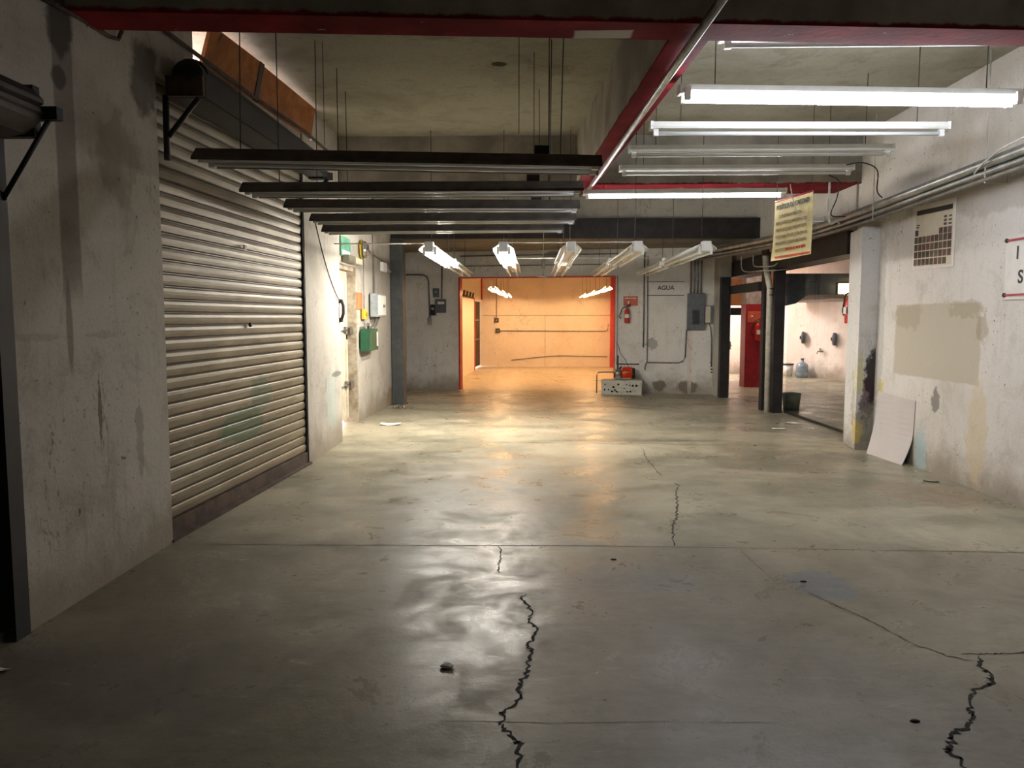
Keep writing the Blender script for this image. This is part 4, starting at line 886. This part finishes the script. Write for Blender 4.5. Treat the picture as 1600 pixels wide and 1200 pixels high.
for x, y, lab in ((2.81, 9.61, 'dark stone chip on the far floor joint before the glass'), (1.66, 4.6, 'dark speck of debris on the bluish floor stain'), (1.53, 2.97, 'dark flake near the lower right floor crack'), (.55, 5.0, 'dark chip on the floor just before the near joint')):
    b = B(); b.lathe([(.001, 0), (.013, .001), (.010, .006), (.001, .008)], (x, y, 0), 'z', 6)
    for v in b.bm.verts: v.co.x = x+(v.co.x-x)*1.7
    one(b, 'debris_chip', M['crack'], lab, 'debris')
# rails hung under the red beam
one(B().tube([(1.02, 3.3, 3.245), (.915, 5.9, 3.245), (.71, 10.5, 3.245)], .026, 10), 'conduit_pipe', M['galv'], 'long galvanised conduit running under the lengthwise red beam', 'pipe')
for (x, y, lab) in ((-1.75, 6.6, 'left'), (-.1, 6.2, 'middle'), (.02, 6.9, 'right')):
    one(B().tube([(x, y, CE), (x, y, 3.05)], .003, 5), 'hanging_wire', M['wire'], 'thin loose wire hanging from the left bay ceiling, %s one' % lab, 'wire')

# ------------------------------------------------------------------ light, sky, camera
w = bpy.data.worlds.new('World'); SC.world = w; w.use_nodes = True
bg = w.node_tree.nodes['Background']; bg.inputs[0].default_value = (1.0, .83, .82, 1); bg.inputs[1].default_value = 9
def area(name, loc, rot, size, sy, power, col):
    l = bpy.data.lights.new(name, 'AREA'); l.shape = 'RECTANGLE'; l.size = size; l.size_y = sy; l.energy = power; l.color = col
    o = bpy.data.objects.new(name, l); COL.objects.link(o); o.location = loc; o.rotation_euler = rot; return o
area('side_room_daylight_fill', (6.6, 18.6, 1.98), (0, -.5, 0), 1.2, 2.5, 95, (1, .86, .80))  # added unseen area light, stands in for daylight below the soffit
area('hall_daylight_fill', (4.6, 21.4, 3.1), (0, 0, 0), 1.6, 1.0, 260, (1, .92, .88))  # added unseen area light, stands in for daylight on the far white wall
area('hall_warm_fill', (4.7, 16.9, 3.1), (0, 0, 0), .6, .6, 28, (1, .78, .6))  # added unseen warm light to brighten the hall behind the doorway
area('side_room_fill', (6.4, 12.0, 2.9), (0, 0, 0), 1.2, .3, 12, (1, .95, .9))  # added unseen light to lift the upper part of the glazed room

cam = bpy.data.cameras.new('Camera'); co = bpy.data.objects.new('Camera', cam); COL.objects.link(co)
cam.sensor_width = 36; cam.lens = 36*1200/1600; cam.clip_start = .05
co.location = (0, 0, 1.6); co.rotation_euler = (PI/2-math.atan(103/1200), 0, math.atan(30/1200))
SC.camera = co
SC.view_settings.view_transform = 'Standard'; SC.view_settings.look = 'None'; SC.view_settings.gamma = 1; SC.view_settings.use_curve_mapping = False
SC.view_settings.exposure = 0.0
SC.cycles.use_denoising = True
SC.cycles.max_bounces = 10; SC.cycles.diffuse_bounces = 6; SC.cycles.sample_clamp_indirect = 8; SC.cycles.caustics_reflective = False; SC.cycles.caustics_refractive = False
